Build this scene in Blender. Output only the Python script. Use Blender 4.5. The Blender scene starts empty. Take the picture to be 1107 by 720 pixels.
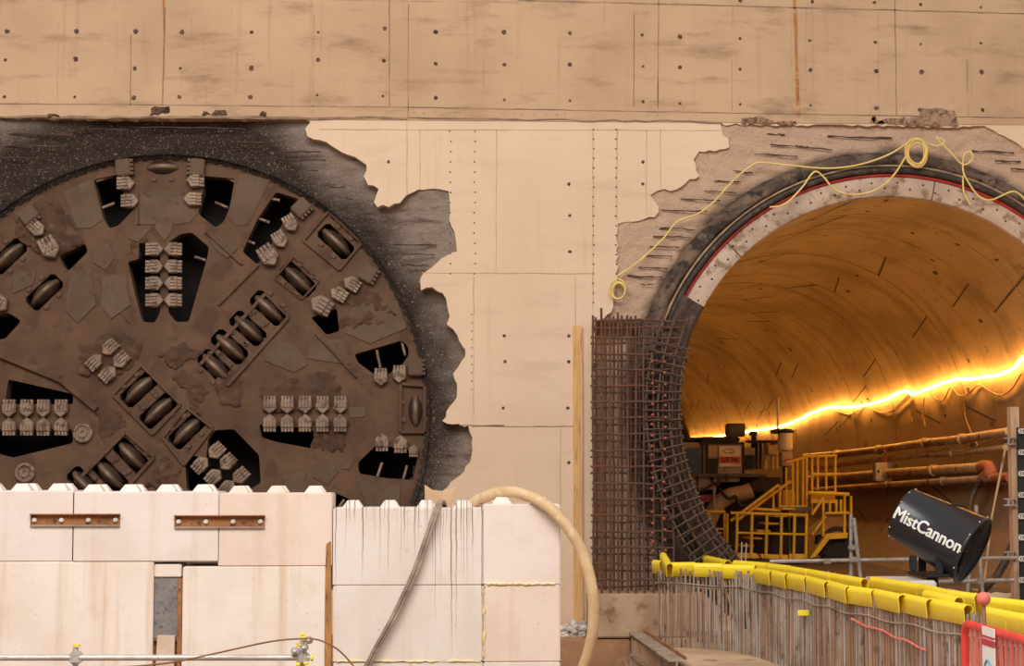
import bpy, bmesh, math, random
import numpy as np
from mathutils import Vector, Matrix, noise
from mathutils.geometry import delaunay_2d_cdt, intersect_point_tri_2d
random.seed(7)
C = bpy.context.scene.collection
S = bpy.context.scene
# ------------------------------------------------------------------ camera, world, light, exposure
W, H, F = 1107, 720, 1975.0
YAW, PITCH = math.radians(3.0), math.radians(4.5)
CAM = Vector((0, -25, 2.1))
fw = Vector((math.sin(YAW)*math.cos(PITCH), math.cos(YAW)*math.cos(PITCH), math.sin(PITCH)))
rt = fw.cross(Vector((0, 0, 1))).normalized()
up = rt.cross(fw).normalized()
cd = bpy.data.cameras.new('camera'); cam = bpy.data.objects.new('camera', cd); C.objects.link(cam)
cam.matrix_world = Matrix((( rt.x, up.x, -fw.x, CAM.x), (rt.y, up.y, -fw.y, CAM.y), (rt.z, up.z, -fw.z, CAM.z), (0, 0, 0, 1)))
cd.sensor_width = 36; cd.lens = F/W*36; cd.clip_end = 300
S.camera = cam
S.view_settings.view_transform = 'Standard'; S.view_settings.look = 'None'
S.view_settings.gamma = 1; S.view_settings.use_curve_mapping = False
S.view_settings.exposure = 0.0
wd = bpy.data.worlds.new('sky'); S.world = wd; wd.use_nodes = True
bg = wd.node_tree.nodes['Background']; bg.inputs[0].default_value = (1.0, .95, .90, 1); bg.inputs[1].default_value = .5
def area(name, loc, to, sx, sy, power, col):
    l = bpy.data.lights.new(name, 'AREA'); l.shape = 'RECTANGLE'; l.size = sx; l.size_y = sy; l.energy = power; l.color = col
    o = bpy.data.objects.new(name, l); C.objects.link(o); o.location = loc
    o.rotation_euler = (Vector(to)-Vector(loc)).to_track_quat('-Z', 'Y').to_euler(); return o
area('daylight_opening', (-3, -20, 15), (0, -1, 1.5), 18, 8, 4300, (1, .95, .89))

# ------------------------------------------------------------------ pixel -> place
def ray(px, py): return (fw + rt*((px-W/2)/F) + up*((H/2-py)/F))
def PY(px, py, Y):
    d = ray(px, py); return CAM + d*((Y-CAM.y)/d.y)
def PZ(px, py, Z):
    d = ray(px, py); return CAM + d*((Z-CAM.z)/d.z)
# ------------------------------------------------------------------ materials
def lin(c):
    return tuple((x/255/12.92 if x/255 <= .04045 else ((x/255+.055)/1.055)**2.4) for x in c) + (1,)
MATS = {}
class NT:
    def __init__(s, name):
        s.m = bpy.data.materials.new(name); s.m.use_nodes = True; s.t = s.m.node_tree; s.b = s.t.nodes['Principled BSDF']
        MATS[name] = s.m
    def n(s, typ, **kw):
        x = s.t.nodes.new(typ)
        for k, v in kw.items():
            if k.startswith('i_'):
                k = k[2:]; k = int(k) if k.isdigit() else k.replace('_', ' ')
                if isinstance(v, bpy.types.NodeSocket): s.t.links.new(v, x.inputs[k])
                else: x.inputs[k].default_value = v
            else: setattr(x, k, v)
        return x
    def math(s, op, a, b=0.0, c=0.0, clamp=False):
        x = s.n('ShaderNodeMath', operation=op, use_clamp=clamp, i_0=a, i_1=b, i_2=c); return x.outputs[0]
    def mix(s, f, a, b, mode='MIX'):
        x = s.n('ShaderNodeMix', data_type='RGBA', blend_type=mode)
        for i, v in ((0, f), (6, a), (7, b)):
            if isinstance(v, bpy.types.NodeSocket): s.t.links.new(v, x.inputs[i])
            else: x.inputs[i].default_value = v
        return x.outputs[2]
    def noise(s, vec, scale, detail=5, rough=.6):
        return s.n('ShaderNodeTexNoise', i_Vector=vec, i_Scale=scale, i_Detail=detail, i_Roughness=rough).outputs[0]
    def ramp(s, f, a, b):   # smooth step a..b
        return s.n('ShaderNodeMapRange', interpolation_type='SMOOTHSTEP', i_0=f, i_1=a, i_2=b).outputs[0]
    def coord(s, scale=(1, 1, 1), world=False, rot=(0, 0, 0)):
        v = s.n('ShaderNodeNewGeometry').outputs['Position'] if world else s.n('ShaderNodeTexCoord').outputs['Object']
        return s.n('ShaderNodeMapping', i_Vector=v, i_Scale=scale, i_Rotation=rot).outputs[0]
    def fin(s, col, rough=.8, metal=0, bump=None, bs=.3, bd=.02):
        for k, v in (('Base Color', col), ('Roughness', rough), ('Metallic', metal)):
            if isinstance(v, bpy.types.NodeSocket): s.t.links.new(v, s.b.inputs[k])
            else: s.b.inputs[k].default_value = v
        if bump is not None:
            x = s.n('ShaderNodeBump', i_Strength=bs, i_Distance=bd, i_Height=bump); s.t.links.new(x.outputs[0], s.b.inputs['Normal'])
        return s.m
def mk(name, c1, c2, scale=3, rough=.8, metal=0, bump=.3, bscale=25, c3=None, t3=.6, str_=(1, 1, 1), bd=.02, world=False, s3=2.5):
    t = NT(name); v = t.coord(str_, world)
    f = t.ramp(t.noise(v, scale), .35, .68)
    col = t.mix(f, lin(c1), lin(c2))
    if c3: col = t.mix(t.ramp(t.noise(v, scale*s3, 6), t3-.06, t3+.08), col, lin(c3))
    return t.fin(col, rough, metal, t.noise(v, bscale, 6), bump, bd)
def emit(name, c, s):
    t = NT(name); t.b.inputs['Emission Color'].default_value = c; t.b.inputs['Emission Strength'].default_value = s
    t.b.inputs['Base Color'].default_value = c; return t.m

# ------------------------------------------------------------------ mesh builder
ORG = {}
class MB:
    def __init__(s): s.v = []; s.f = []; s.mi = []; s.sm = []
    def add(s, vs, fs, mi=0, smooth=False):
        k = len(s.v); s.v += [tuple(x) for x in vs]; s.f += [tuple(k+i for i in f) for f in fs]
        s.mi += [mi]*len(fs); s.sm += [smooth]*len(fs); return s
    def box(s, lo, hi, mi=0, bev=0, M=None):
        bm = bmesh.new(); bmesh.ops.create_cube(bm, size=1)
        for v in bm.verts: v.co = Vector([lo[i]+(v.co[i]+.5)*(hi[i]-lo[i]) for i in range(3)])
        if bev: bmesh.ops.bevel(bm, geom=bm.edges[:], offset=bev, segments=2, affect='EDGES')
        if M: bm.transform(M)
        s.bm(bm, mi); return s
    def bm(s, bm, mi=0, smooth=False):
        bm.verts.index_update(); s.add([v.co[:] for v in bm.verts], [[v.index for v in f.verts] for f in bm.faces], mi, smooth); bm.free(); return s
    def prism(s, poly, axis, a, b, mi=0, bev=0):
        # poly: list of 3D points in a plane; extruded by vector axis from a to b
        ax = Vector(axis); bm = bmesh.new()
        vs = [bm.verts.new(Vector(p)+ax*a) for p in poly]; f = bm.faces.new(vs)
        r = bmesh.ops.extrude_face_region(bm, geom=[f])
        for v in r['geom']:
            if isinstance(v, bmesh.types.BMVert): v.co += ax*(b-a)
        bmesh.ops.recalc_face_normals(bm, faces=bm.faces[:])
        if bev: bmesh.ops.bevel(bm, geom=bm.edges[:], offset=bev, segments=1, affect='EDGES')
        s.bm(bm, mi); return s
    def tube(s, pts, r, n=8, mi=0, cap=True, smooth=True):
        pts = [Vector(p) for p in pts]; L = len(pts)
        rs = r if isinstance(r, (list, tuple)) else [r]*L
        T = [(pts[min(i+1, L-1)]-pts[max(i-1, 0)]).normalized() for i in range(L)]
        u = T[0].orthogonal().normalized(); vs = []
        for i in range(L):
            u = (u-T[i]*u.dot(T[i])).normalized(); w = T[i].cross(u)
            vs += [pts[i]+(u*math.cos(2*math.pi*k/n)+w*math.sin(2*math.pi*k/n))*rs[i] for k in range(n)]
        fs = [(i*n+k, i*n+(k+1) % n, (i+1)*n+(k+1) % n, (i+1)*n+k) for i in range(L-1) for k in range(n)]
        s.add(vs, fs, mi, smooth)
        if cap: s.add(vs, [tuple(range(n))[::-1], tuple((L-1)*n+k for k in range(n))], mi)
        return s
    def lathe(s, prof, o, ax, n=24, mi=0, smooth=True, a0=0, a1=2*math.pi, close=False):
        # prof: (axial, radius) list
        o = Vector(o); ax = Vector(ax).normalized(); u = ax.orthogonal().normalized()
        if abs(ax.y) > .9: u = Vector((1, 0, 0)); 
        u = (u-ax*u.dot(ax)).normalized(); w = ax.cross(u); full = abs(a1-a0-2*math.pi) < 1e-6
        m = n if full else n+1; L = len(prof)
        vs = [o+ax*a+(u*math.cos(a0+(a1-a0)*k/n)+w*math.sin(a0+(a1-a0)*k/n))*r for a, r in prof for k in range(m)]
        R = range(L if close else L-1)
        fs = [(i*m+k, i*m+(k+1) % m, ((i+1) % L)*m+(k+1) % m, ((i+1) % L)*m+k) for i in R for k in range(n)]
        s.add(vs, fs, mi, smooth); return s
    def build(s, name, mat, parent=None, loc=None, autosm=False):
        A = np.array(s.v, float)
        if parent is not None: org = ORG[parent.name]
        elif loc is not None: org = Vector(loc)
        else:
            lo, hi = A.min(0), A.max(0); org = Vector(((lo[0]+hi[0])/2, (lo[1]+hi[1])/2, lo[2]))
        me = bpy.data.meshes.new(name); me.from_pydata((A-np.array(org)).tolist(), [], s.f)
        for m in (mat if isinstance(mat, (list, tuple)) else [mat]): me.materials.append(m)
        me.polygons.foreach_set('material_index', s.mi); me.polygons.foreach_set('use_smooth', s.sm)
        bm = bmesh.new(); bm.from_mesh(me); bmesh.ops.recalc_face_normals(bm, faces=bm.faces[:]); bm.to_mesh(me); bm.free()
        me.update(); o = bpy.data.objects.new(name, me); C.objects.link(o)
        if parent is not None: o.parent = parent
        else: o.location = org
        ORG[o.name] = org; return o
def empty(name, loc, label, cat, group=None):
    o = bpy.data.objects.new(name, None); C.objects.link(o); o.location = loc; o.empty_display_size = .1
    ORG[o.name] = Vector(loc); return tag(o, label, cat, group)
def tag(o, label, cat, group=None):
    o['label'] = label; o['category'] = cat
    if group: o['group'] = group
    return o
def struct(o): o['kind'] = 'structure'; return o
def sm(pts, k=6):   # Catmull-Rom
    pts = [Vector(p) for p in pts]; P = [pts[0]]+pts+[pts[-1]]; out = []
    for i in range(1, len(P)-2):
        a, b, c, d = P[i-1:i+3]
        for j in range(k):
            t = j/k; out.append(.5*((2*b)+(c-a)*t+(2*a-5*b+4*c-d)*t*t+(3*b-a-3*c+d)*t**3))
    return out+[pts[-1]]
def inside(p, poly):
    x, y = p; r = False; j = len(poly)-1
    for i in range(len(poly)):
        (xi, yi), (xj, yj) = poly[i], poly[j]
        if (yi > y) != (yj > y) and x < (xj-xi)*(y-yi)/(yj-yi)+xi: r = not r
        j = i
    return r
def plate_with_holes(mb, outer, holes, y0, y1, mi=0, mis=0, back=True):
    # polygons in (x,z); front at y0, back at y1
    V = []; E = []
    for p in [outer]+holes:
        k = len(V); V += [Vector(q) for q in p]; E += [(k+i, k+(i+1) % len(p)) for i in range(len(p))]
    vs, es, fs, *_ = delaunay_2d_cdt(V, E, [], 0, 1e-5)
    keep = []
    for f in fs:
        c = sum((vs[i] for i in f), Vector((0, 0)))/len(f)
        if inside(c, outer) and not any(inside(c, h) for h in holes): keep.append(f)
    mb.add([(v.x, y0, v.y) for v in vs], keep, mi)
    if back: mb.add([(v.x, y1, v.y) for v in vs], keep, mis)
    for p in [outer]+holes:
        n = len(p); q = [(a, y0, b) for a, b in p]+[(a, y1, b) for a, b in p]
        mb.add(q, [(i, (i+1) % n, n+(i+1) % n, n+i) for i in range(n)], mis)
def jag(poly, amp, seg, seed=0):   # roughen a polygon outline
    rnd = random.Random(seed); out = []
    for i in range(len(poly)):
        a = Vector(poly[i]); b = Vector(poly[(i+1) % len(poly)]); n = max(1, int((b-a).length/seg))
        nn = Vector((-(b-a).y, (b-a).x)); nn = nn.normalized() if nn.length else nn
        for k in range(n):
            out.append(tuple(a.lerp(b, k/n)+nn*(rnd.uniform(-amp, amp) if (b-a).length > seg*.9 else 0)))
    return out

# ------------------------------------------------------------------ places
G = -.72                                     # ground in front
TC = PY(965, 446, 0); TX, TZ = TC.x, TC.z    # tunnel axis
S0 = 79.0
R_RED = (PY(965, 191.5, 0)-TC).length; R_IN = (PY(965, 214, 0)-TC).length
YF = .42                                     # cutter head face
HC = PY(180, 450, YF); R_H = (PY(461, 450, YF)-HC).length
def PT(px, py, R):
    d = ray(px, py); a = d.x**2+d.z**2; ox, oz = CAM.x-TX, CAM.z-TZ
    b = 2*(ox*d.x+oz*d.z); c = ox*ox+oz*oz-R*R; t = (-b+math.sqrt(max(0, b*b-4*a*c)))/(2*a); return CAM+d*t
def XZ(px, py, Y=0):
    p = PY(px, py, Y); return (p.x, p.z)

# ------------------------------------------------------------------ wall materials
def wall_mat(name, c1, c2, c3, zs):
    t = NT(name); v = t.coord(world=True)
    big = t.ramp(t.noise(v, .45, 4), .35, .7)
    col = t.mix(big, lin(c1), lin(c2))
    vh = t.coord((.55, 1, 2.2), world=True)
    cloud = t.math('MULTIPLY', t.ramp(t.noise(vh, 1.6, 8, .65), .5, .75), zs)
    col = t.mix(cloud, col, lin(c3))
    vv = t.coord((7, 1, .35), world=True)
    st = t.math('MULTIPLY', t.ramp(t.noise(vv, 1.2, 3), .55, .8), .35)
    col = t.mix(st, col, lin(c3))
    sp = t.math('MULTIPLY', t.ramp(t.noise(v, 30, 3), .62, .8), .4)
    col = t.mix(sp, col, lin(c3))
    return t.fin(col, .88, 0, t.noise(v, 14, 8, .7), .25, .02)
M_WALL = wall_mat('concrete_wall', (222, 194, 166), (214, 184, 156), (184, 152, 126), .35)
M_BEAM = wall_mat('concrete_upper_wall', (196, 162, 130), (180, 146, 116), (142, 110, 86), .85)
M_JOINT = mk('wall_joint_line', (164, 134, 108), (194, 164, 134), 2.0, .9, bump=.1, world=True)
M_DKJOINT = mk('wall_crack_line', (118, 92, 72), (160, 130, 104), 2.0, .9, bump=.1, world=True)
M_HOLE = mk('tie_hole_dark', (70, 50, 38), (110, 84, 64), 5, .95)
M_RUST = mk('rust_streak', (176, 122, 76), (150, 96, 56), 2, .9, c3=(198, 156, 112), world=True)
def rough_mat(name, ctr, cols, r0, r1, spk, amp=.9, wet=None):
    t = NT(name); v = t.coord(world=True)
    sx = t.n('ShaderNodeSeparateXYZ', i_0=v)
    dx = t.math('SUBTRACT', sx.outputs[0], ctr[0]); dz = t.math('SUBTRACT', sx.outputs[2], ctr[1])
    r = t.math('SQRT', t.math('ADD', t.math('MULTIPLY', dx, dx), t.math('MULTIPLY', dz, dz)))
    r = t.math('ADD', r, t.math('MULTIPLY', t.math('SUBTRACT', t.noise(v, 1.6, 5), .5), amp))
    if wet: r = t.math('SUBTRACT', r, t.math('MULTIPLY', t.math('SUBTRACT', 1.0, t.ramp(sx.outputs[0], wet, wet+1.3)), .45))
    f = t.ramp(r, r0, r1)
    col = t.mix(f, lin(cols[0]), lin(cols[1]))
    vh = t.coord((.5, 1, 3), world=True)
    col = t.mix(t.math('MULTIPLY', t.ramp(t.noise(vh, 3.0, 6), .52, .7), .7), col, lin(cols[2]))
    col = t.mix(t.math('MULTIPLY', t.ramp(t.noise(v, 40, 4, .7), .56, .68), spk), col, lin(cols[3]))
    return t.fin(col, .9, 0, t.noise(v, 22, 8, .75), 1.0, .05)
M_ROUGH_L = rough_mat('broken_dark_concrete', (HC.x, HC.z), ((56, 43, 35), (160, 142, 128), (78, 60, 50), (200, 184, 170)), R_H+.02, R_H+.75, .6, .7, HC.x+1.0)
M_ROUGH_R = rough_mat('broken_pale_concrete', (TX, TZ), ((66, 52, 43), (222, 186, 158), (196, 160, 134), (136, 106, 86)), R_RED+.3, R_RED+.5, .5, .4)
M_BLACKBAR = mk('cut_bar_dark', (58, 42, 34), (96, 72, 58), 6, .8)

# ------------------------------------------------------------------ structure: walls
outL = [(-60, 124), (0, 126.5), (100, 127), (330, 128), (336, 132), (330, 139), (333, 146), (352, 155), (371, 164), (383, 171), (396, 178), (394, 190), (398, 200),
        (409, 204), (405, 218), (408, 224), (420, 222), (433, 220), (440, 212), (452, 206), (475, 203), (484, 207), (487, 220), (486, 238), (491, 250), (493, 265), (494, 272),
        (478, 280), (466, 288), (456, 296), (453, 303), (455, 313), (467, 311), (480, 316), (484, 323), (483, 333), (487, 342), (484, 350), (495, 362), (503, 378), (504, 386),
        (495, 396), (490, 404), (496, 420), (494, 430), (487, 440), (478, 455), (490, 459), (508, 460), (511, 480), (508, 500), (497, 513), (488, 522), (480, 530), (470, 545),
        (464, 560), (440, 600), (420, 640), (-60, 640)]
outR = [(643, 640), (643, 350), (662, 338), (667, 300), (668, 242), (690, 238), (708, 235), (713, 223), (704, 212), (711, 205), (732, 205), (741, 197), (756, 190), (749, 172), (756, 165),
        (789, 159), (786, 150), (779, 141), (779, 134), (900, 135), (1036, 136.5), (1070, 138), (1090, 150), (1107, 160), (1150, 176), (1230, 230), (1290, 330), (1310, 450), (1290, 560), (1250, 640)]
hL = jag([XZ(*p) for p in outL], .022, .07, 1); hR = jag([XZ(*p) for p in outR], .022, .07, 2)
XL, XR = XZ(-140, 300)[0], XZ(1420, 300)[0]
zj0, zj1 = XZ(0, 127)[1], XZ(1107, 135)[1]; ZJ = XZ(500, 128)[1]
mb = MB(); plate_with_holes(mb, [(XL, -.9), (XR, -.9), (XR, ZJ-.005), (XL, ZJ-.005)], [[(x, min(z, ZJ-.03)) for x, z in hL], [(x, min(z, ZJ-.03)) for x, z in hR]], 0, .6)
# joint strips, tie holes (surface pattern of the wall mesh)
def strip(mb, a, b, w, mi, Y=-.002, wob=.004):
    a = Vector(XZ(*a)); b = Vector(XZ(*b)); n = max(2, int((b-a).length/.15)); d = (b-a).normalized(); nn = Vector((-d.y, d.x))
    vs = []
    for i in range(n+1):
        c = a.lerp(b, i/n)+nn*random.uniform(-wob, wob); ww = w*random.uniform(.6, 1.3)/2
        for yy, s_ in ((Y, 1), (Y, -1), (.002, 1), (.002, -1)): vs.append((c.x+nn.x*ww*s_, yy, c.y+nn.y*ww*s_))
    fs = []
    for i in range(n):
        k = i*4; fs += [(k, k+1, k+5, k+4), (k, k+2, k+6, k+4), (k+1, k+3, k+7, k+5)]
    mb.add(vs, fs, mi)
def dot(mb, px, py, r, mi, Y=-.003):
    x, z = XZ(px, py); r *= .0125; n = 9
    vs = [(x+math.cos(2*math.pi*k/n)*r*random.uniform(.75, 1.15), Y, z+math.sin(2*math.pi*k/n)*r*random.uniform(.75, 1.15)) for k in range(n)]
    vs += [(a, .002, b) for a, _, b in vs]
    mb.add(vs, [tuple(range(n))]+[(k, (k+1) % n, n+(k+1) % n, n+k) for k in range(n)], mi)
for a, b, w, m in [((510, 461), (620, 461), .014, 2), ((497, 460), (545, 460), .02, 2), ((456, 295), (640, 296), .012, 1), ((345, 140), (780, 141), .01, 1), ((440, 132), (440, 212), .012, 1),
                   ((454, 140), (454, 205), .008, 1), ((537, 140), (536, 292), .008, 1), ((641, 140), (641, 340), .01, 1), ((667, 140), (667, 238), .012, 1), ((699, 140), (699, 236), .008, 1),
                   ((714, 140), (714, 204), .008, 1), ((622, 300), (622, 352), .008, 1), ((606, 461), (606, 560), .008, 1), ((512, 300), (512, 455), .008, 1)]:
    strip(mb, a, b, w, m)
for x in (487, 513):
    for k in range(15): dot(mb, x+random.uniform(-.8, .8), 142+k*11, .95, 3)
for k in range(10): dot(mb, 510, 340+k*9, .8, 3)
for x in (641.5, 666):
    for k in range(19): dot(mb, x+random.uniform(-.6, .6), 140+k*10.4, 1.0, 3)
for x, y in [(420, 175), (615, 199), (616, 233), (616, 272), (695, 199), (545, 363), (546, 391), (544, 441), (615, 363), (615, 391), (614, 441), (545, 560), (615, 500), (695, 175)]: dot(mb, x, y, 2, 3)
wl = struct(mb.build('wall_back', [M_WALL, M_JOINT, M_DKJOINT, M_HOLE], loc=(0, 0, 0)))
mb = MB(); plate_with_holes(mb, [(XL, zj0 - (zj0-ZJ)*0), (XR, ZJ), (XR, ZJ+3.2), (XL, ZJ+3.2)], [], -.012, .5)
JL = [((-20, 112), (480, 116.5), .014, 2), ((480, 117), (1127, 128), .014, 2), ((560, 0.5), (1127, 15.5), .018, 2), ((355, 0), (560, 3), .012, 1),
      ((63, 26), (62, 110), .012, 1), ((142, 38), (141, 114), .014, 2), ((178.5, 8), (176, 113), .02, 2), ((258, 30), (255, 112), .01, 1), ((340, 16), (338, 125), .014, 1),
      ((421, 0), (421, 115), .014, 2), ((441.5, 5), (441, 128), .01, 2), ((523, 8), (523, 112), .012, 1), ((605, 40), (603, 112), .008, 1), ((685.5, 15), (685, 115), .014, 2),
      ((712, 0), (711, 118), .016, 2), ((792, 5), (791, 120), .012, 1), ((871, 8), (871, 122), .01, 1), ((855, 5), (856, 120), .008, 1), ((967, 0), (969, 125), .014, 2), ((949, 10), (950, 124), .008, 1),
      ((1045, 64), (1046, 125), .03, 1), ((1097, 20), (1098, 128), .008, 1)]
for a, b, w, m in JL: strip(mb, a, b, w, m, Y=-.015)
for a, b, w, m in [((-20, 126.5), (440, 128), .035, 2), ((440, 128), (780, 132), .02, 2)]: strip(mb, a, b, w, m, Y=-.02, wob=.012)
strip(mb, (859, 0), (863, 127), .045, 4, Y=-.015); strip(mb, (177, 0), (177.5, 30), .03, 4, Y=-.0145)
rows = [[(878, 2), (945, 3), (995, 5), (1060, 8), (800, 1)],
        [(8, 34), (83, 34), (147, 34), (197, 35), (272, 35), (344, 35), (416, 31), (471, 35), (545, 35), (616, 36), (694, 38), (735, 40), (800, 42), (875, 44), (946, 46), (995, 48), (1060, 47), (1130, 50)],
        [(6, 65), (82, 64), (146, 74), (195, 74), (272, 74), (344, 65), (415, 66), (471, 69), (545, 70), (616, 70), (695, 72), (735, 73), (800, 75), (876, 76), (947, 77), (996, 78), (1061, 78)],
        [(5, 105), (81, 105), (145, 106), (194, 105), (271, 105), (343, 103), (414, 104), (471, 106), (545, 108), (616, 109), (695, 110), (735, 112), (800, 113), (876, 114), (947, 117), (994, 119), (1062, 119)]]
for r in rows:
    for x, y in r: dot(mb, x, y, random.choice((1.6, 2, 2.4, 2.9)), 3, Y=-.016)
for x in range(445, 760, 11): dot(mb, x+random.uniform(-3, 3), 122+(x-445)*.01+random.uniform(-2, 2), random.uniform(.7, 1.6), 1, Y=-.016)
wu = struct(mb.build('wall_upper', [M_BEAM, M_JOINT, M_DKJOINT, M_HOLE, M_RUST], loc=(0, 0, 0)))

# rough broken zones: displaced grids
def rough_zone(name, poly, ctr, Rk, mat, step=.04, d0=.07, d1=.26, amp=1.0, dip=.5, zmax=None, deep=None):
    xs = [p[0] for p in poly]; zs = [p[1] for p in poly]
    nx = int((max(xs)-min(xs)+.3)/step); nz = int((max(zs)-min(zs)+.3)/step); V = []; idx = {}
    for j in range(nz+1):
        for i in range(nx+1):
            x = min(xs)-.15+i*step; z = min(zs)-.15+j*step
            r = math.hypot(x-ctr[0], z-ctr[1])-Rk
            t = min(1, max(0, r/1.1)); y = d1+(d0-d1)*t
            y += amp*(.035*noise.noise((x*2.2, z*6, 1))+.03*noise.noise((x*7, z*9, 4))+.018*noise.noise((x*19, z*19, 7)))
            lay = math.sin(z*9+2*noise.noise((x*.8, z*.8, 2))); y += amp*.02*(1 if lay > .2 else 0)
            if r < 0: y += min(dip, -r*1.5)
            if deep and r > 0 and z < deep[1]: y += .45*min(1, max(0, (deep[1]-z)/.15))*min(1, max(0, (deep[0]-x)/.3))
            idx[i, j] = len(V); V.append((x, max(.012, y), min(z, zmax)))
    Fc = []
    for j in range(nz):
        for i in range(nx):
            x = min(xs)-.15+(i+.5)*step; z = min(zs)-.15+(j+.5)*step
            if math.hypot(x-ctr[0], z-ctr[1]) > Rk-.14: Fc.append((idx[i, j], idx[i+1, j], idx[i+1, j+1], idx[i, j+1]))
    m = MB(); m.add(V, Fc, 0, True); return m
mL = rough_zone('', hL, (HC.x, HC.z), R_H+.04, M_ROUGH_L, d0=.035, d1=.34, amp=.7, zmax=ZJ-.01)
brkL = struct(mL.build('wall_broken_left', M_ROUGH_L, loc=(0, 0, 0)))
mR = rough_zone('', hR, (TX, TZ), R_RED+.16, M_ROUGH_R, d0=.03, d1=.12, amp=.6, zmax=ZJ-.01, deep=(XZ(725, 500)[0], XZ(700, 346)[1]))
brkR = struct(mR.build('wall_broken_right', M_ROUGH_R, loc=(0, 0, 0)))
def cut_bars(parent, segs, Y, r, mat):
    for (x0, x1, y0, y1) in segs:
        a = PY(x0, y0, Y); b = PY(x1, y1, Y); m = MB()
        n = 6; m.tube([a.lerp(b, k/n)+Vector((0, random.uniform(-.012, .012), random.uniform(-.008, .008))) for k in range(n+1)], [r*random.uniform(.5, 1.2) for k in range(n+1)], 6)
        m.build('cut_bar', mat, parent)
c5 = [(545, 600, 100, 103), (555, 749, 134, 150), (505, 640, 162, 170), (440, 500, 216, 222), (380, 460, 246, 250), (350, 450, 278, 283), (275, 400, 303, 308), (215, 360, 336, 342), (210, 320, 393, 398), (190, 310, 418, 422),
      (180, 270, 450, 453), (165, 250, 479, 482), (145, 235, 515, 520), (110, 220, 542, 546), (150, 190, 568, 570)]
cut_bars(brkR, [(640+a/2.88, 640+b/2.88, 110+c/2.88, 110+d/2.88) for a, b, c, d in c5], .04, .010, M_BLACKBAR)
c6 = [(0, 40, 138, 141), (100, 300, 108, 113), (550, 680, 153, 158), (620, 700, 183, 187), (670, 711, 208, 212)]
cut_bars(brkR, [(860+a/2.878, 860+b/2.878, 110+c/2.878, 110+d/2.878) for a, b, c, d in c6], .04, .012, M_BLACKBAR)
c2 = [(90, 240, 115, 117), (280, 420, 180, 182), (340, 390, 218, 222), (430, 490, 280, 283), (490, 520, 322, 328), (560, 600, 378, 381), (670, 830, 495, 497), (680, 820, 528, 532), (700, 800, 570, 573), (250, 400, 150, 152)]
cut_bars(brkL, [(230+a/3.427, 230+b/3.427, 120+c/3.427, 120+d/3.427) for a, b, c, d in c2], .1, .012, M_BLACKBAR)
c1 = [(0, 260, 84, 88), (20, 250, 128, 132), (0, 150, 172, 176), (300, 480, 66, 70), (500, 900, 60, 64)]
cut_bars(brkL, [(a/3.427, b/3.427, 120+c/3.427, 120+d/3.427) for a, b, c, d in c1], .12, .012, M_BLACKBAR)
M_CHIP = mk('broken_patch_brown', (172, 138, 112), (142, 110, 88), 6, .9, bump=.8, bscale=40, c3=(108, 82, 66), t3=.56)
# rough broken patches on the upper wall's lower edge
def chip(poly, seed, mat, parent):
    p = jag([XZ(*q) for q in poly], .015, .05, seed); m = MB(); vs, es, fs, *_ = delaunay_2d_cdt([Vector(q) for q in p]+[Vector((random.uniform(min(a for a, _ in p), max(a for a, _ in p)), random.uniform(min(b for _, b in p), max(b for _, b in p)))) for k in range(90)],
                         [(i, (i+1) % len(p)) for i in range(len(p))], [], 0, 1e-5)
    fs = [f for f in fs if inside(sum((vs[i] for i in f), Vector((0, 0)))/3, p)]
    m.add([(v.x, -.012-(0 if i < len(p) else random.uniform(0, .03)), v.y) for i, v in enumerate(vs)], fs, 0); m.build('broken_patch', mat, parent)
for i, q in enumerate([[(941, 133), (943, 124), (949, 131), (965, 128), (993, 126), (994, 118), (1012, 117), (1033, 120), (1036, 137), (1000, 137)], [(800, 134), (802, 128), (822, 126), (838, 131), (860, 131), (862, 135)],
                       [(163, 125), (163, 117), (172, 115), (183, 115), (184, 122)], [(219, 126), (220, 121), (228, 123), (233, 119), (245, 119), (246, 125)], [(281, 125), (283, 121), (289, 122), (288, 126)], [(50, 127), (53, 124), (64, 124), (66, 127)]]):
    chip(q, i+20, M_CHIP if i < 2 else M_HOLE, wu)

# ------------------------------------------------------------------ tunnel
def tun_mat():
    t = NT('tunnel_lining_concrete'); v = t.coord((1, .35, 1))
    col = t.mix(t.ramp(t.noise(v, .8, 6), .35, .68), lin((186, 156, 120)), lin((158, 128, 96)))
    v2 = t.coord((1, 1, 1)); col = t.mix(t.math('MULTIPLY', t.ramp(t.noise(v2, 1.7, 6, .65), .56, .72), .7), col, lin((122, 94, 66)))
    v3 = t.coord((1, .6, 1)); col = t.mix(t.math('MULTIPLY', t.ramp(t.noise(v3, 5, 3), .66, .74), .65), col, lin((96, 70, 48)))
    sx = t.n('ShaderNodeSeparateXYZ', i_0=v2)   # darker brown below a wavy line, fading out upward
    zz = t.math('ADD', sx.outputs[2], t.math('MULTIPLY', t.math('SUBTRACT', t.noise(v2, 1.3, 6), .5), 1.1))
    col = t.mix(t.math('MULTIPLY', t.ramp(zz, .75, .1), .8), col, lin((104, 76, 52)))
    v4 = t.coord((1, 2.2, 1)); col = t.mix(t.math('MULTIPLY', t.ramp(t.noise(v4, .55, 5), .5, .68), .55), col, lin((128, 98, 68)))
    return t.fin(col, .6, 0, t.noise(v2, 9, 6), .15, .02)
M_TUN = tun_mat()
M_TJ = mk('tunnel_joint_dark', (58, 42, 28), (84, 60, 40), 3, .9)
mb = MB(); LEN = 90
RING = 1.6; rj = random.Random(9)
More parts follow.
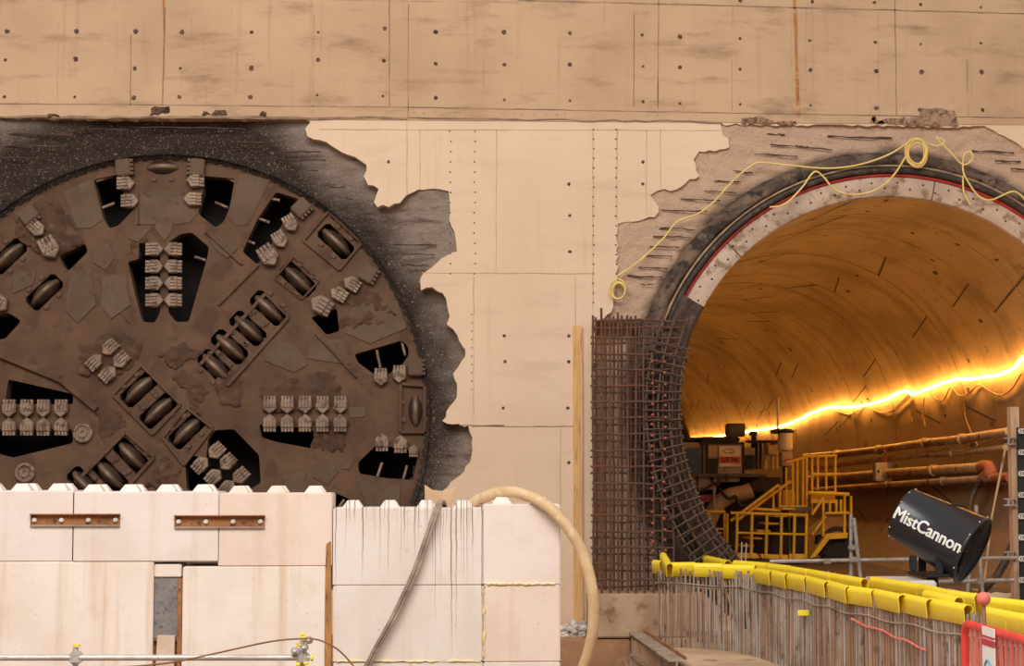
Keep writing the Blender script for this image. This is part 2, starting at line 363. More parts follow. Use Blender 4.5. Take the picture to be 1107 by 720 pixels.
for k in range(int(LEN/RING)+1):
    y = -.02+k*RING; rr = R_IN+rj.uniform(-.004, .004)
    mb.lathe([(y, rr), (y+RING-.004, rr)], (TX, 0, TZ), (0, 1, 0), 128); mb.lathe([(y+RING-.004, rr), (y+RING-.002, R_IN+.03), (y+RING, R_IN+.03), (y+RING, R_IN-.004)], (TX, 0, TZ), (0, 1, 0), 128, mi=2)
# segment joints and bolt pockets
rnd = random.Random(5)
for k in range(34):
    y0 = -.02+k*RING; off = rnd.uniform(0, 1.2)
    for j in range(6):
        a = off+j*math.pi/3; skew = .05*(1 if j % 2 else -1); vs = []
        for i in range(5):
            q = i/4; yy = y0+.02+q*(RING-.04); aa = a+skew*(q-.5)*2
            for s_ in (-1, 1):
                b = aa+s_*.0045; vs.append((TX+math.cos(b)*(R_IN-.006), yy, TZ+math.sin(b)*(R_IN-.006)))
        mb.add(vs, [(2*i, 2*i+1, 2*i+3, 2*i+2) for i in range(4)], 1)
    for j in range(9):
        a = rnd.uniform(0, 2*math.pi); yy = y0+rnd.choice((.25, .8, 1.3)); l = rnd.uniform(.03, .1); h = rnd.uniform(.006, .02)
        vs = [(TX+math.cos(a+da)*(R_IN-.006), yy+dy, TZ+math.sin(a+da)*(R_IN-.006)) for da, dy in ((-h, -l), (h, -l), (h, l), (-h, l))]
        mb.add(vs, [(0, 1, 2, 3)], 1)
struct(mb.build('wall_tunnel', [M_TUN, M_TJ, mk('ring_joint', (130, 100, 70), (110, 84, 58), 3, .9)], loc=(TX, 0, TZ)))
M_RINGF = mk('ring_end_face', (196, 172, 152), (174, 150, 132), 2.5, .85, bump=.3, c3=(140, 112, 90), t3=.58)
M_RED = mk('red_seal', (176, 44, 34), (150, 36, 30), 4, .6)
M_BLK = mk('black_gasket', (40, 34, 30), (62, 52, 44), 5, .7, c3=(96, 82, 70))
M_GROUT = mk('dirty_grout', (74, 60, 50), (126, 102, 82), 2.2, .9, bump=.9, bscale=12, c3=(48, 40, 34), t3=.55, bd=.05, world=True)
t_ = empty('tunnel_portal_ring', (TX, 0, TZ-R_RED), 'pale segment ring end with red seal around the tunnel mouth', 'tunnel ring')
m = MB(); m.lathe([(-.02, R_IN), (-.1, R_IN+.006), (-.11, R_IN+.02), (-.11, R_RED-.02), (-.1, R_RED), (.3, R_RED)], (TX, 0, TZ), (0, 1, 0), 128)
m2 = MB()
for k in range(110):
    a = 2*math.pi*k/110; r = (R_IN+R_RED)/2+(.05 if k % 2 else -.03); x, z = TX+math.cos(a)*r, TZ+math.sin(a)*r
    m.lathe([(-.113, 0), (-.113, .016), (-.1, .016)], (x, 0, z), (0, 1, 0), 6, mi=1)
for a in (2.35, 1.38, .45, 3.3):   # ring joints on the end face
    c, s_ = math.cos(a), math.sin(a); q = [(R_IN, -.006), (R_IN, .006), (R_RED, .006), (R_RED, -.006)]
    m.prism([(TX+c*r-s_*w, -.114, TZ+s_*r+c*w) for r, w in q], (0, 1, 0), 0, .01, 1)
m.build('end_face', [M_RINGF, M_TJ], t_)
m = MB(); m.lathe([(-.13, R_RED-.012), (-.145, R_RED+.01), (-.13, R_RED+.03), (-.05, R_RED+.03), (-.05, R_RED-.012)], (TX, 0, TZ), (0, 1, 0), 128, close=True); m.build('red_seal', M_RED, t_)
m = MB(); m.lathe([(-.10, R_RED+.03), (-.19, R_RED+.04), (-.2, R_RED+.10), (-.1, R_RED+.115), (.1, R_RED+.03)], (TX, 0, TZ), (0, 1, 0), 128, close=True); m.build('rubber_gasket', M_BLK, t_)
m = MB(); m.lathe([(-.05, R_RED+.11), (-.15, R_RED+.12), (-.16, R_RED+.135), (-.15, R_RED+.15), (.1, R_RED+.155), (.1, R_RED+.11)], (TX, 0, TZ), (0, 1, 0), 128, close=True); m.build('steel_lip', mk('steel_lip_tan', (170, 138, 104), (120, 94, 72), 4, .7, bump=.4), t_)
m = MB(); n = 220; vs = []
for k in range(n):
    a = 2*math.pi*k/n; c, s_ = math.cos(a), math.sin(a)
    for j, (r, y) in enumerate([(.15, .1), (.16, -.06), (.21, -.1), (.25, -.08), (.29, -.05), (.34, .02), (.4, .22)]):
        q = noise.noise((c*9, s_*9, j*1.3))*.035+noise.noise((c*26, s_*26, j*2.1))*.02; rr = R_RED+r+(q if j > 1 else 0); vs.append((TX+c*rr, y+q, TZ+s_*rr))
L = 7
m.add(vs, [(k*L+j, k*L+j+1, ((k+1) % n)*L+j+1, ((k+1) % n)*L+j) for k in range(n) for j in range(L-1)], 0, True); m.build('grout_collar', M_GROUT, t_)
m = MB(); m.lathe([(-.113, R_IN+.01), (-.16, R_IN+.01), (-.17, R_IN+.06), (-.16, R_IN+.1), (-.16, R_RED-.1), (-.2, R_RED-.06), (-.2, R_RED+.05), (-.11, R_RED+.05)], (TX, 0, TZ), (0, 1, 0), 60, a0=math.pi-1.1, a1=math.pi+.5, close=True)
tag(m.build('curved_shutter', mk('dark_shutter_steel', (84, 64, 52), (60, 46, 38), 3, .75, .2, bump=.5, c3=(116, 88, 70), t3=.6)), 'dark curved steel shutter behind the rebar collar at the tunnel mouth', 'shutter')
# tunnel floor
M_TFL = mk('tunnel_floor_mud', (96, 76, 56), (70, 54, 40), 1.5, .85, bump=.6, bscale=8)
m = MB(); zf = .52; w = math.sqrt(R_IN**2-(TZ-zf)**2)-.01
m.box((TX-w, .02, zf-.06), (TX+w, 60, zf)); struct(m.build('floor_tunnel', M_TFL))
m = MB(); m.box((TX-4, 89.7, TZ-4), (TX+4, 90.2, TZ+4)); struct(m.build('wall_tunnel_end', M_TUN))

# ------------------------------------------------------------------ ground
M_GND = mk('site_ground_mud', (150, 116, 86), (116, 88, 64), 1.2, .9, bump=.7, bscale=7, c3=(176, 146, 116), t3=.58)
M_SLAB = mk('slab_concrete', (206, 176, 146), (182, 150, 120), 1.0, .9, bump=.3, c3=(150, 118, 92), t3=.6)
m = MB(); m.box((-60, -60, G-.3), (60, .5, G)); struct(m.build('ground_pit', M_GND))
e0 = PZ(683, 690, 0); e1 = PZ(735, 722, 0); dv = (e1-e0).normalized(); e2 = e0+dv*12
m = MB(); m.prism([(e0.x, .0, 0), (e0.x, e0.y, 0), (e2.x, e2.y, 0), (XR, e2.y, 0), (XR, .0, 0)], (0, 0, 1), G-.01, 0); struct(m.build('floor_slab', M_SLAB))
m = MB(); a = PZ(560, 686, 0); m.box((XL, -1.0, G-.01), (e0.x-.005, -.001, -.02), bev=.02); struct(m.build('floor_ledge', mk('earth_ledge', (168, 126, 92), (136, 98, 70), 1.3, .9, bump=.6, bscale=6, c3=(196, 164, 134))))
kx0, kx1 = PY(641, 640, -.95).x, XR
m = MB(); m.box((kx0, -.98, 0.0), (PY(742, 640, -.98).x, -.001, PY(690, 642, -.98).z), bev=.015); struct(m.build('trim_1', mk('kerb_concrete', (186, 158, 130), (158, 128, 102), 1.6, .9, c3=(132, 102, 78))))
for k_, (x0, x1) in enumerate(((PY(606, 500, 0).x, PY(641, 500, 0).x),)):
    pass

# ------------------------------------------------------------------ cutter head
M_STEEL = mk('muddy_steel_face', (104, 76, 56), (87, 62, 45), 1.6, .92, .0, bump=.5, bscale=9, c3=(82, 57, 43), t3=.56, s3=1.6)
M_PLATE = mk('wear_plate_steel', (103, 81, 65), (90, 69, 54), 2.0, .9, .0, bump=.3, bscale=18, c3=(80, 58, 44), t3=.62)
M_MUD = mk('caked_mud', (92, 64, 47), (72, 50, 37), 2.5, .95, bump=1, bscale=10, c3=(104, 76, 57), bd=.04)
M_CUT = mk('cutter_ring_steel', (92, 72, 57), (64, 50, 40), 4, .5, .4, bump=.2, c3=(66, 52, 42))
M_TOOTH = mk('scraper_tooth_steel', (150, 124, 104), (116, 92, 76), 4, .55, .2, bump=.4, c3=(92, 70, 56), t3=.55)
M_RNG = mk('cutter_edge_steel', (128, 104, 84), (98, 78, 62), 4, .5, .3, bump=.2)
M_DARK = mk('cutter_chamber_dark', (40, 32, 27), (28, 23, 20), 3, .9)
head = empty('cutter_head', (HC.x, YF, HC.z-R_H), 'round muddy steel cutter head of the tunnel boring machine in the broken wall', 'tunnel boring machine')
def hx(p): return XZ(p[0], p[1], YF)
A_ = [(101, 194), (131, 188), (134, 216), (146, 225), (128, 244), (118, 247), (112, 237)]
slots = [A_, [(218, 190), (254, 193), (248, 225), (242, 240), (233, 246), (214, 231), (220, 205)],
  [(138, 283), (150, 280), (150, 262), (173, 262), (173, 338), (167, 349), (154, 348), (146, 318)],
  [(182, 262), (195, 253), (207, 251), (226, 267), (224, 279), (212, 320), (204, 348), (190, 348), (182, 338)],
  [(9, 410), (79, 426), (79, 437), (5, 438)], [(-30, 464), (78, 464), (79, 479), (13, 495), (-30, 484)],
  [(280, 459), (345, 463), (338, 485), (300, 478), (283, 473)],
  [(298.6, 207.5), (323, 215), (316, 225), (300, 251), (288, 275), (278, 286), (262, 272), (278, 237)],
  [(336, 343), (350, 338), (364, 333), (367, 358), (353, 362)],
  [(383, 383), (434, 368), (441, 374), (442, 383), (436, 393), (417, 407), (405, 405), (387, 392)],
  [(387, 500), (408, 480), (452, 489), (448, 519), (417, 517), (388, 512)],
  [(225, 474), (232, 465), (253, 464), (280, 492), (282, 522), (262, 534), (214, 534), (202, 530), (200, 500), (205, 493), (214, 493), (222, 505)],
  [(-30, 350), (0, 340), (9, 338), (23, 347), (6, 366), (-30, 372)],
  [(64, 277), (92, 263), (95, 272), (74, 293), (69, 289)],
  [(359, 531), (394, 547), (372, 570), (350, 560)], [(402, 545), (424, 556), (396, 590), (380, 580)],
  [(-90, 300), (-60, 280), (-50, 330), (-70, 360)], [(100, 560), (125, 545), (130, 600), (110, 620)], [(160, 560), (200, 560), (200, 640), (160, 640)]]
mud_slots = [[(280, 418), (360, 398), (374, 440), (283, 448)]]
discs = [(363, 261, 1), (322, 302, 1), (290, 333, 1), (268, 355, 1), (248, 375, 1), (233, 397, 1), (150, 421, 1), (171, 444, 1), (202, 466, 1), (142, 493, 1), (119, 514, 1), (92, 524, 1), (9, 277, 1), (48, 316, 1)]
def rot2(p, a): return (p[0]*math.cos(a)-p[1]*math.sin(a), p[0]*math.sin(a)+p[1]*math.cos(a))
def disc_slot(px, py):
    c = Vector(hx((px, py))); d = c-Vector((HC.x, HC.z))
    tx = Vector((d.y, -d.x)).normalized()
    if (px, py) in ((202, 466),): tx = Vector((1, 1)).normalized()
    if (px, py) in ((142, 493), (119, 514), (92, 524)): tx = Vector((1, -1)).normalized()
    if (px, py) in ((150, 421), (171, 444)): tx = Vector((1, .95)).normalized()
    rd = Vector((-tx.y, tx.x)); l, w, ch = .275, .125, .045
    q = [(l-ch, w), (l, w-ch), (l, -w+ch), (l-ch, -w), (-l+ch, -w), (-l, -w+ch), (-l, w-ch), (-l+ch, w)]
    return c, tx, rd, [tuple(c+tx*a+rd*b) for a, b in q]
DS = [disc_slot(px, py) for px, py, _ in discs]
def rnd_poly(poly, r=.035):   # rounded corners
    out = []; n = len(poly)
    for i in range(n):
        a, b, c = Vector(poly[i-1]), Vector(poly[i]), Vector(poly[(i+1) % n]); d1, d2 = a-b, c-b; rr = min(r, d1.length*.4, d2.length*.4)
        p, q = b+d1.normalized()*rr, b+d2.normalized()*rr
        out += [tuple(p), tuple((p+q)*.25+b*.5), tuple(q)]
    return out
NO = 120
outer = [(HC.x+math.cos(2*math.pi*k/NO)*(R_H-.05), HC.z+math.sin(2*math.pi*k/NO)*(R_H-.05)) for k in range(NO)]
holes = [rnd_poly([hx(p) for p in s]) for s in slots]+[d[3] for d in DS]
holes = [h for h in holes if max(math.hypot(x-HC.x, z-HC.z) for x, z in h) < R_H-.055]
m = MB(); plate_with_holes(m, outer, holes, YF, YF+.3, 0, 0); m.build('face_plate', M_STEEL, head)
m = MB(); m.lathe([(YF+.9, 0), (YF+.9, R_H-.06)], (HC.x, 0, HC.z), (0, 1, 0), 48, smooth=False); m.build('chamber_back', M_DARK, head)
m = MB(); m.lathe([(YF-.0, R_H-.055), (YF+.02, R_H-.01), (YF+.06, R_H), (YF+1, R_H), (YF+1, R_H-.06), (YF+.1, R_H-.08)], (HC.x, 0, HC.z), (0, 1, 0), 120, close=True)
for k in range(160):
    a = 2*math.pi*k/160; r = R_H-.01; x, z = HC.x+math.cos(a)*r, HC.z+math.sin(a)*r; T = Matrix.Translation((x, YF+.03, z)) @ Matrix.Rotation(-a, 4, 'Y')
    m.box((-.02, -.03, -.035), (.03, .05, .035), M=T)
m.build('rim', M_STEEL, head)
def plate(poly, h=.035, mat=M_PLATE, name='wear_plate', bev=.008):
    m = MB(); p = [(x, YF, z) for x, z in (hx(q) for q in poly)]; m.prism(p, (0, -1, 0), -.01, h, bev=bev); return m.build(name, mat, head)
for q in [[(67, 207), (99, 194), (112, 237), (99, 247), (83, 247)], [(146, 207), (201, 206), (214, 231), (205, 241), (190, 243), (146, 243)], [(168, 232), (187, 232), (187, 248), (178, 262), (168, 248)],
          [(259, 187), (293, 193), (268, 244), (256, 244), (245, 234)], [(335, 365), (372, 368), (380, 395), (332, 388)], [(285, 365), (320, 372), (333, 395), (318, 403), (285, 390)],
          [(337, 505), (352, 496), (367, 509), (354, 525), (338, 516)], [(373, 502), (384, 495), (378, 508), (368, 507)], [(386, 520), (433, 524), (432, 552), (396, 548)],
          [(375, 441), (395, 439), (395, 451), (378, 452)], [(100, 272), (118, 262), (124, 280), (114, 292), (100, 284)], [(14, 300), (40, 292), (36, 308), (14, 318)], [(225, 250), (242, 254), (258, 268), (246, 280), (230, 268)],
          [(240, 260), (255, 262), (255, 265), (240, 264)], [(150, 250), (165, 246), (150, 262), (138, 258)], [(305, 515), (330, 510), (345, 530), (310, 535)],
          [(380, 328), (430, 325), (440, 355), (400, 372), (372, 360)], [(75, 300), (98, 290), (104, 330), (84, 350), (70, 335)], [(110, 300), (136, 296), (142, 330), (120, 345), (108, 330)]]:
    plate(q, random.uniform(.012, .022))
def rail(a, b, w=.05, h=.05, mat=M_STEEL, name='rail'):
    a = Vector(hx(a)); b = Vector(hx(b)); d = (b-a).normalized(); n = Vector((-d.y, d.x))*w/2; m = MB()
    m.prism([(p.x, YF, p.y) for p in (a+n, b+n, b-n, a-n)], (0, -1, 0), -.02, h, bev=.006); return m.build(name, mat, head)
def frame(q, w=.035, h=.045):
    for i in range(len(q)): rail(q[i], q[(i+1) % len(q)], w, h, name='frame_bar')
frame([(122, 427), (153, 395), (195.5, 437.6), (165, 470)]); frame([(176, 473), (202, 441), (230, 463), (199, 503)])
rail((82, 522), (136, 467)); rail((136, 467), (167, 494)); rail((134, 531), (167, 494)); rail((217, 394), (287, 318)); rail((246, 417), (312, 343)); rail((287, 318), (312, 343), .03)
frame([(355, 229), (391, 263), (367, 292), (328, 260)]); frame([(317.5, 277.6), (345, 304), (326, 324), (297, 301)], .025, .03)
rail((0, 383), (66, 410), .09, .07); rail((66, 410), (105, 442), .09, .07); rail((-20, 376), (0, 383), .09, .07)
frame([(433, 415), (459, 417), (459, 467), (433, 467)], .045, .06)
rail((341, 360), (386, 408), .035); rail((222, 250), (262, 286), .03); rail((280, 286), (236, 330), .03); rail((105, 300), (140, 350), .02, .02); rail((225, 380), (232, 390), .02); rail((150, 207), (150, 243), .02, .045)
# mud lumps
def mud(poly, h, seed):
    pts = jag([hx(p) for p in poly], .03, .08, seed); r = random.Random(seed); xs = [p[0] for p in pts]; zs = [p[1] for p in pts]; inn = []
    while len(inn) < 260:
        p = (r.uniform(min(xs), max(xs)), r.uniform(min(zs), max(zs)))
        if inside(p, pts): inn.append(p)
    vs, es, fs, *_ = delaunay_2d_cdt([Vector(p) for p in pts+inn], [(i, (i+1) % len(pts)) for i in range(len(pts))], [], 0, 1e-5)
    fs = [f for f in fs if inside(sum((vs[i] for i in f), Vector((0, 0)))/3, pts)]
    m = MB(); m.add([(v.x, YF+.02-(0 if i < len(pts) else h*max(.55, .8+.8*noise.noise((v.x*5, v.y*5, seed))+.6*noise.noise((v.x*14, v.y*14, seed)))), v.y) for i, v in enumerate(vs)], fs, 0, True); return m.build('caked_mud', M_MUD, head)
for i, (q, h) in enumerate([(mud_slots[0], .05), ([(335, 455), (378, 452), (372, 490), (338, 487)], .05), ([(85, 375), (125, 355), (155, 372), (150, 390), (118, 415), (85, 405)], .06), ([(60, 215), (88, 250), (92, 262), (62, 277), (48, 250), (30, 225), (45, 212)], .06),
                            ([(140, 262), (152, 252), (168, 258), (149, 263), (149, 279), (138, 283)], .03), ([(170, 385), (200, 370), (220, 380), (190, 402)], .05), ([(366, 305), (400, 310), (430, 340), (375, 330)], .05), ([(100, 440), (125, 440), (140, 460), (110, 480)], .04),
                            ([(232, 410), (260, 395), (262, 440), (235, 440)], .04), ([(178, 490), (196, 507), (190, 530), (150, 528)], .07), ([(185, 408), (199, 398), (227, 424), (217, 437)], .05), ([(15, 235), (30, 240), (45, 275), (20, 262)], .05), ([(365, 345), (400, 335), (420, 350), (368, 356)], .05), ([(200, 420), (212, 412), (220, 450), (205, 445)], .03)]):
    mud(q, h, i)
# disc cutters
def disc_cutter(c, tx, rd, first=[]):
    if first:
        o = first[0].copy(); C.objects.link(o); o.parent = head; src = first
        o.matrix_local = Matrix.Identity(4)
    # (each one is turned to its own rolling direction, so its mesh is its own)
    ctr = Vector((c.x, YF+.13, c.y)); ax = Vector((rd.x, 0, rd.y))
    m = MB(); m.lathe([(-.1, .0), (-.1, .12), (-.085, .17), (-.06, .2), (-.042, .235), (.042, .235), (.06, .2), (.085, .17), (.1, .12), (.1, 0)], ctr, ax, 32)
    d = m.build('disc_cutter', M_CUT, head)
    m = MB(); m.lathe([(-.036, .22), (-.032, .25), (-.02, .262), (.02, .262), (.032, .25), (.036, .22)], ctr, ax, 32); m.build('cutter_ring', M_RNG, d)
    m = MB(); m.tube([ctr-ax*.19, ctr+ax*.19], .07, 10); m.build('cutter_shaft', M_STEEL, d)
    for s1 in (-1, 1):
        for s2 in (-1, 1):
            p = c+tx*(.12*s1)+rd*(.17*s2); T = Matrix.Translation((p.x, YF-.03, p.y)) @ Matrix.Rotation(-math.atan2(tx.y, tx.x), 4, 'Y')
            m = MB(); m.box((-.035, .0, -.03), (.035, .05, .03), bev=.008, M=T); m.build('clamp_block', M_PLATE, d)
for (c, tx, rd, h) in DS: disc_cutter(c, tx, rd)
for px, py in ((449, 444), (176, 181)):
    c = Vector(hx((px, py))); dd = (c-Vector((HC.x, HC.z))).normalized(); disc_cutter(c, Vector((-dd.y, dd.x)), dd)
# scraper teeth
def tooth(px, py, ang, s=1.0, name='scraper_tooth', dy=0):
    c = hx((px, py)); T = Matrix.Translation((c[0], YF-.02+dy, c[1])) @ Matrix.Rotation(-math.radians(ang), 4, 'Y') @ Matrix.Scale(s, 4)
    # +x is the pointed end; the point is a roof ridge running in depth
    m = MB(); m.prism([T @ Vector(p) for p in ((-.07, 0, -.095), (.05, 0, -.095), (.125, 0, 0), (.05, 0, .095), (-.07, 0, .095))], T.to_3x3() @ Vector((0, -1, 0)), -.28, .08, bev=.012*s)
    for z in (-.066, -.022, .022, .066):
        m.box((-.125, -.07, z-.017), (-.06, .04, z+.017), M=T)
        m.box((-.06, -.098, z-.013), (.03, -.07, z+.013), M=T, mi=0)
    return m.build(name, M_TOOTH, head)
TE = [(168, y, 0) for y in (270, 288.7, 306.8, 325)]+[(187.5, y, 180) for y in (270, 288.7, 306.8, 325)]
TE += [(x, 442, -90) for x in (11, 30, 48, 67)]+[(x, 461, 90) for x in (11, 30, 48, 67)]+[(-8, 442, -90), (-8, 461, 90)]
TE += [(x, 438, -90) for x in (292, 311, 330, 349, 368)]+[(x, 457, 90) for x in (292, 311, 330, 349, 368)]
TE += [(137, 199, 0), (141.5, 218, 0), (211.5, 196, 180), (208.6, 216, 180), (41, 248, -45), (55, 269, -60, 1.3), (314.6, 242.5, -60), (303, 260, -60), (291, 277.6, -55, 1.3), (380, 307, 150), (366, 318, 150), (347, 330, 150, 1.3),
       (411.7, 408, -90), (431.7, 405, -90), (413, 478, 90), (433, 480, 90), (447, 487, 90, .7), (119, 376.5, -135), (104, 391, 45), (131, 390, -135), (118.5, 404, 45), (234, 488, -135), (218, 502, 45), (246, 500, -135), (232, 515, 45), (260, 515, -135), (247, 527, 45), (0, 328, -40, 1.2)]
for t in TE: tooth(*t)
def gauge(px, py, ang):
    c = hx((px, py)); T = Matrix.Translation((c[0], YF-.02, c[1])) @ Matrix.Rotation(-math.radians(ang), 4, 'Y')
    m = MB(); m.box((-.1, -.1, -.12), (.1, .1, .12), bev=.015, M=T)
    for z in (-.09, -.03, .03, .09): m.box((.09, -.08, z-.02), (.14, .05, z+.02), M=T)
    m.build('gauge_cutter', M_PLATE, head)
for g in ((134, 182, 5), (214, 182, 175), (32, 233, -50), (326, 225, -45), (398, 296, -30), (449, 397, 0)): gauge(*g)
for a, b in (((288, 213), (302, 216)), ((278, 235), (291, 240)), ((263, 258), (275, 263)), ((103, 195), (120, 190)), ((110, 224), (123, 219)), ((243, 190), (254, 196)), ((232, 218), (246, 224)), ((210, 277), (222, 281)),
             ((407, 378), (411, 397)), ((434, 368), (438, 384)), ((408, 515), (413, 500)), ((436, 518), (440, 503)), ((364, 552), (372, 540))):
    a = hx(a); b = hx(b); m = MB(); m.tube([(a[0], YF+.06, a[1]), (b[0], YF+.06, b[1])], .022, 6); m.build('spray_pipe', M_TOOTH, head)
for px, py in ((90, 468), (27.5, 511)):
    c = hx((px, py)); m = MB()
    m.lathe([(.02, .14), (-.05, .135), (-.06, .12), (-.06, .1), (-.035, .09), (-.035, .07), (-.06, .06), (-.06, .03), (-.04, .025), (-.04, 0)], (c[0], YF, c[1]), (0, 1, 0), 24, smooth=False); m.build('nozzle_boss', M_TOOTH, head)
# dark excavated ground/shield behind the head
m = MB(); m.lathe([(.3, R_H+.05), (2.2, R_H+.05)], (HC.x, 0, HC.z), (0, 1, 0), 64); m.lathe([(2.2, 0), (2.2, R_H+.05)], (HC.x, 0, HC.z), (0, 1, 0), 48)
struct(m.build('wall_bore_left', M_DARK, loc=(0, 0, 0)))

# ------------------------------------------------------------------ concrete blocks
def block_mat(name, c1, c2, stain, drip=None, vstain=.4, drx=0):
    t = NT(name); v = t.coord(world=True)
    col = t.mix(t.ramp(t.noise(v, 1.3, 5), .35, .7), lin(c1), lin(c2))
    vv = t.coord((5.5, 1, .22), world=True)
    col = t.mix(t.math('MULTIPLY', t.ramp(t.noise(vv, 1.1, 4), .5, .75), vstain), col, lin(stain))
    col = t.mix(t.math('MULTIPLY', t.ramp(t.noise(v, 24, 3), .68, .76), .6), col, lin((150, 122, 100)))
    col = t.mix(t.math('MULTIPLY', t.ramp(t.noise(v, 3.1, 7, .7), .56, .75), .35), col, lin(stain))
    if drip:   # runs of dirty water that start at the top edge
        sx = t.n('ShaderNodeSeparateXYZ', i_0=v)
        wob = t.math('ADD', sx.outputs[0], t.math('MULTIPLY', t.noise(v, 3, 2), .035))
        n1 = t.n('ShaderNodeTexNoise', noise_dimensions='1D', i_W=wob, i_Scale=34, i_Detail=3, i_Roughness=.75).outputs[0]
        broad = t.math('SUBTRACT', 1, t.math('ABSOLUTE', t.math('DIVIDE', t.math('SUBTRACT', sx.outputs[0], drx), .75)), clamp=True)
        dd = t.math('SUBTRACT', drip, sx.outputs[2])
        thr = t.math('SUBTRACT', t.math('ADD', .56, t.math('MULTIPLY', dd, .22)), t.math('MULTIPLY', broad, t.math('ADD', .05, t.math('MULTIPLY', dd, .09))))
        f = t.ramp(t.math('SUBTRACT', n1, thr), .0, .035)
        col = t.mix(t.math('MULTIPLY', f, .8), col, lin((134, 106, 86)))
    return t.fin(col, .9, 0, t.noise(v, 18, 8, .7), .2, .02)
YB = -5.3
M_BG = block_mat('pale_grey_block', (238, 224, 217), (228, 212, 203), (196, 160, 130), vstain=.2)
M_BO = block_mat('tan_block', (236, 216, 202), (226, 204, 188), (206, 166, 136), vstain=.3)
M_BS = block_mat('rust_streaked_block', (242, 230, 219), (234, 218, 205), (214, 180, 146), vstain=.7)
zr = PY(440, 549, YB).z
M_BD = block_mat('dripped_block', (234, 222, 214), (226, 212, 202), (200, 172, 150), drip=zr, vstain=.2, drx=PY(485, 600, YB).x)
M_BP = block_mat('clean_block', (237, 223, 214), (226, 209, 198), (196, 164, 138), vstain=.2)
def conc_block(x0, x1, y0, y1, mat, label, studs=True, Y=YB, depth=.8, z0=None, n=None):
    a = PY(x0, y0, Y); b = PY(x1, y1, Y); zb = b.z if z0 is None else z0
    t = empty('concrete_block', ((a.x+b.x)/2, Y+depth/2, zb), label, 'concrete block', 'interlocking concrete blocks')
    m = MB(); m.box((a.x+.002, Y, zb), (b.x-.002, Y+depth, a.z), bev=.012); m.build('body', mat, t)
    if studs:
        n = n or max(1, round((b.x-a.x)/.4)); st = (b.x-a.x)/n
        for i in range(n):
            for j in range(2):
                cx, cy = a.x+st*(i+.5), Y+.2+.4*j; m = MB()
                q = [(cx+sx*w, cy+sy*w, a.z+h) for w, h in ((.105, -.005), (.1, .012), (.055, .075)) for sx, sy in ((-1, -1), (1, -1), (1, 1), (-1, 1))]
                m.add(q, [(4*r+k, 4*r+(k+1) % 4, 4*r+4+(k+1) % 4, 4*r+4+k) for r in (0, 1) for k in range(4)]+[(8, 9, 10, 11)]); m.build('stud', mat, t)
    return t
conc_block(-80, 79, 530.5, 607.2, M_BG, 'pale concrete block at the far left of the upper row, half out of frame')
conc_block(79, 236.5, 531.5, 607.2, M_BG, 'pale grey concrete block between the two steel angles in the upper row')
conc_block(236.5, 359, 533, 612.2, M_BO, 'tan stained concrete block at the right end of the taller upper row')
conc_block(-80, 164.5, 607.5, 730, M_BS, 'rust streaked tall concrete block left of the steel plate gap, lower row', False, z0=G)
conc_block(197.5, 352, 612.5, 730, M_BS, 'rust streaked tall concrete block right of the steel plate gap, lower row', False, z0=G)
conc_block(360, 522, 549, 632.7, M_BD, 'concrete block with dark drip runs under the cable bundle, top row', n=4)
conc_block(522.3, 606, 545, 632.2, M_BP, 'small square concrete block at the right end of the top row, under the hose', n=2)
conc_block(360, 522, 633, 715.5, M_BD, 'concrete block directly below the one with drip runs', False)
conc_block(522.3, 606, 632.5, 715.5, M_BO, 'small square tan concrete block in the middle of the right-hand stack', False)
conc_block(360, 522, 715.8, 800, M_BD, 'long concrete block at the base of the dripped stack', False, z0=G)
conc_block(522.3, 606, 715.8, 800, M_BP, 'small concrete block at the base of the right-hand stack', False, z0=G)
# steel angles across the joints
M_RANG = mk('rusty_angle_steel', (176, 118, 72), (140, 92, 56), 5, .75, .2, bump=.4, c3=(104, 66, 42))
M_BOLT = mk('bolt_white', (228, 222, 214), (206, 198, 190), 8, .5)
M_EDGE = mk('lit_angle_flange', (176, 160, 148), (150, 130, 116), 4, .6, .2)  # lit lower edge put into the colour, paler than the rusty web
for x0, x1, y0, y1, lab in ((32, 129, 555.5, 568, 'rusty steel angle bolted across the joint of the first two blocks'), (188, 286, 557, 570, 'rusty steel angle bolted across the joint beside the tan block')):
    a = PY(x0, y0, YB-.05); b = PY(x1, y1, YB-.05)
    t = empty('steel_angle', ((a.x+b.x)/2, YB, b.z), lab, 'steel angle', 'steel angles on the concrete blocks')
    m = MB(); m.box((a.x, YB-.012, b.z), (b.x, YB+.006, a.z), bev=.002); m.box((a.x, YB-.07, a.z-.012), (b.x, YB-.012, a.z), bev=.002); m.build('web', M_RANG, t)
    m = MB(); m.box((a.x, YB-.03, b.z-.012), (b.x, YB+.004, b.z+.006), bev=.002); m.build('lower_flange', M_EDGE, t)
    for k in range(4):
        x = a.x+(b.x-a.x)*(.05+.3*k); m = MB(); m.lathe([(-.045, 0), (-.045, .018), (-.03, .02), (-.03, .026), (-.012, .026)], (x, YB, (a.z+b.z)/2-.005), (0, 1, 0), 8, smooth=False); m.build('bolt', M_BOLT, t)
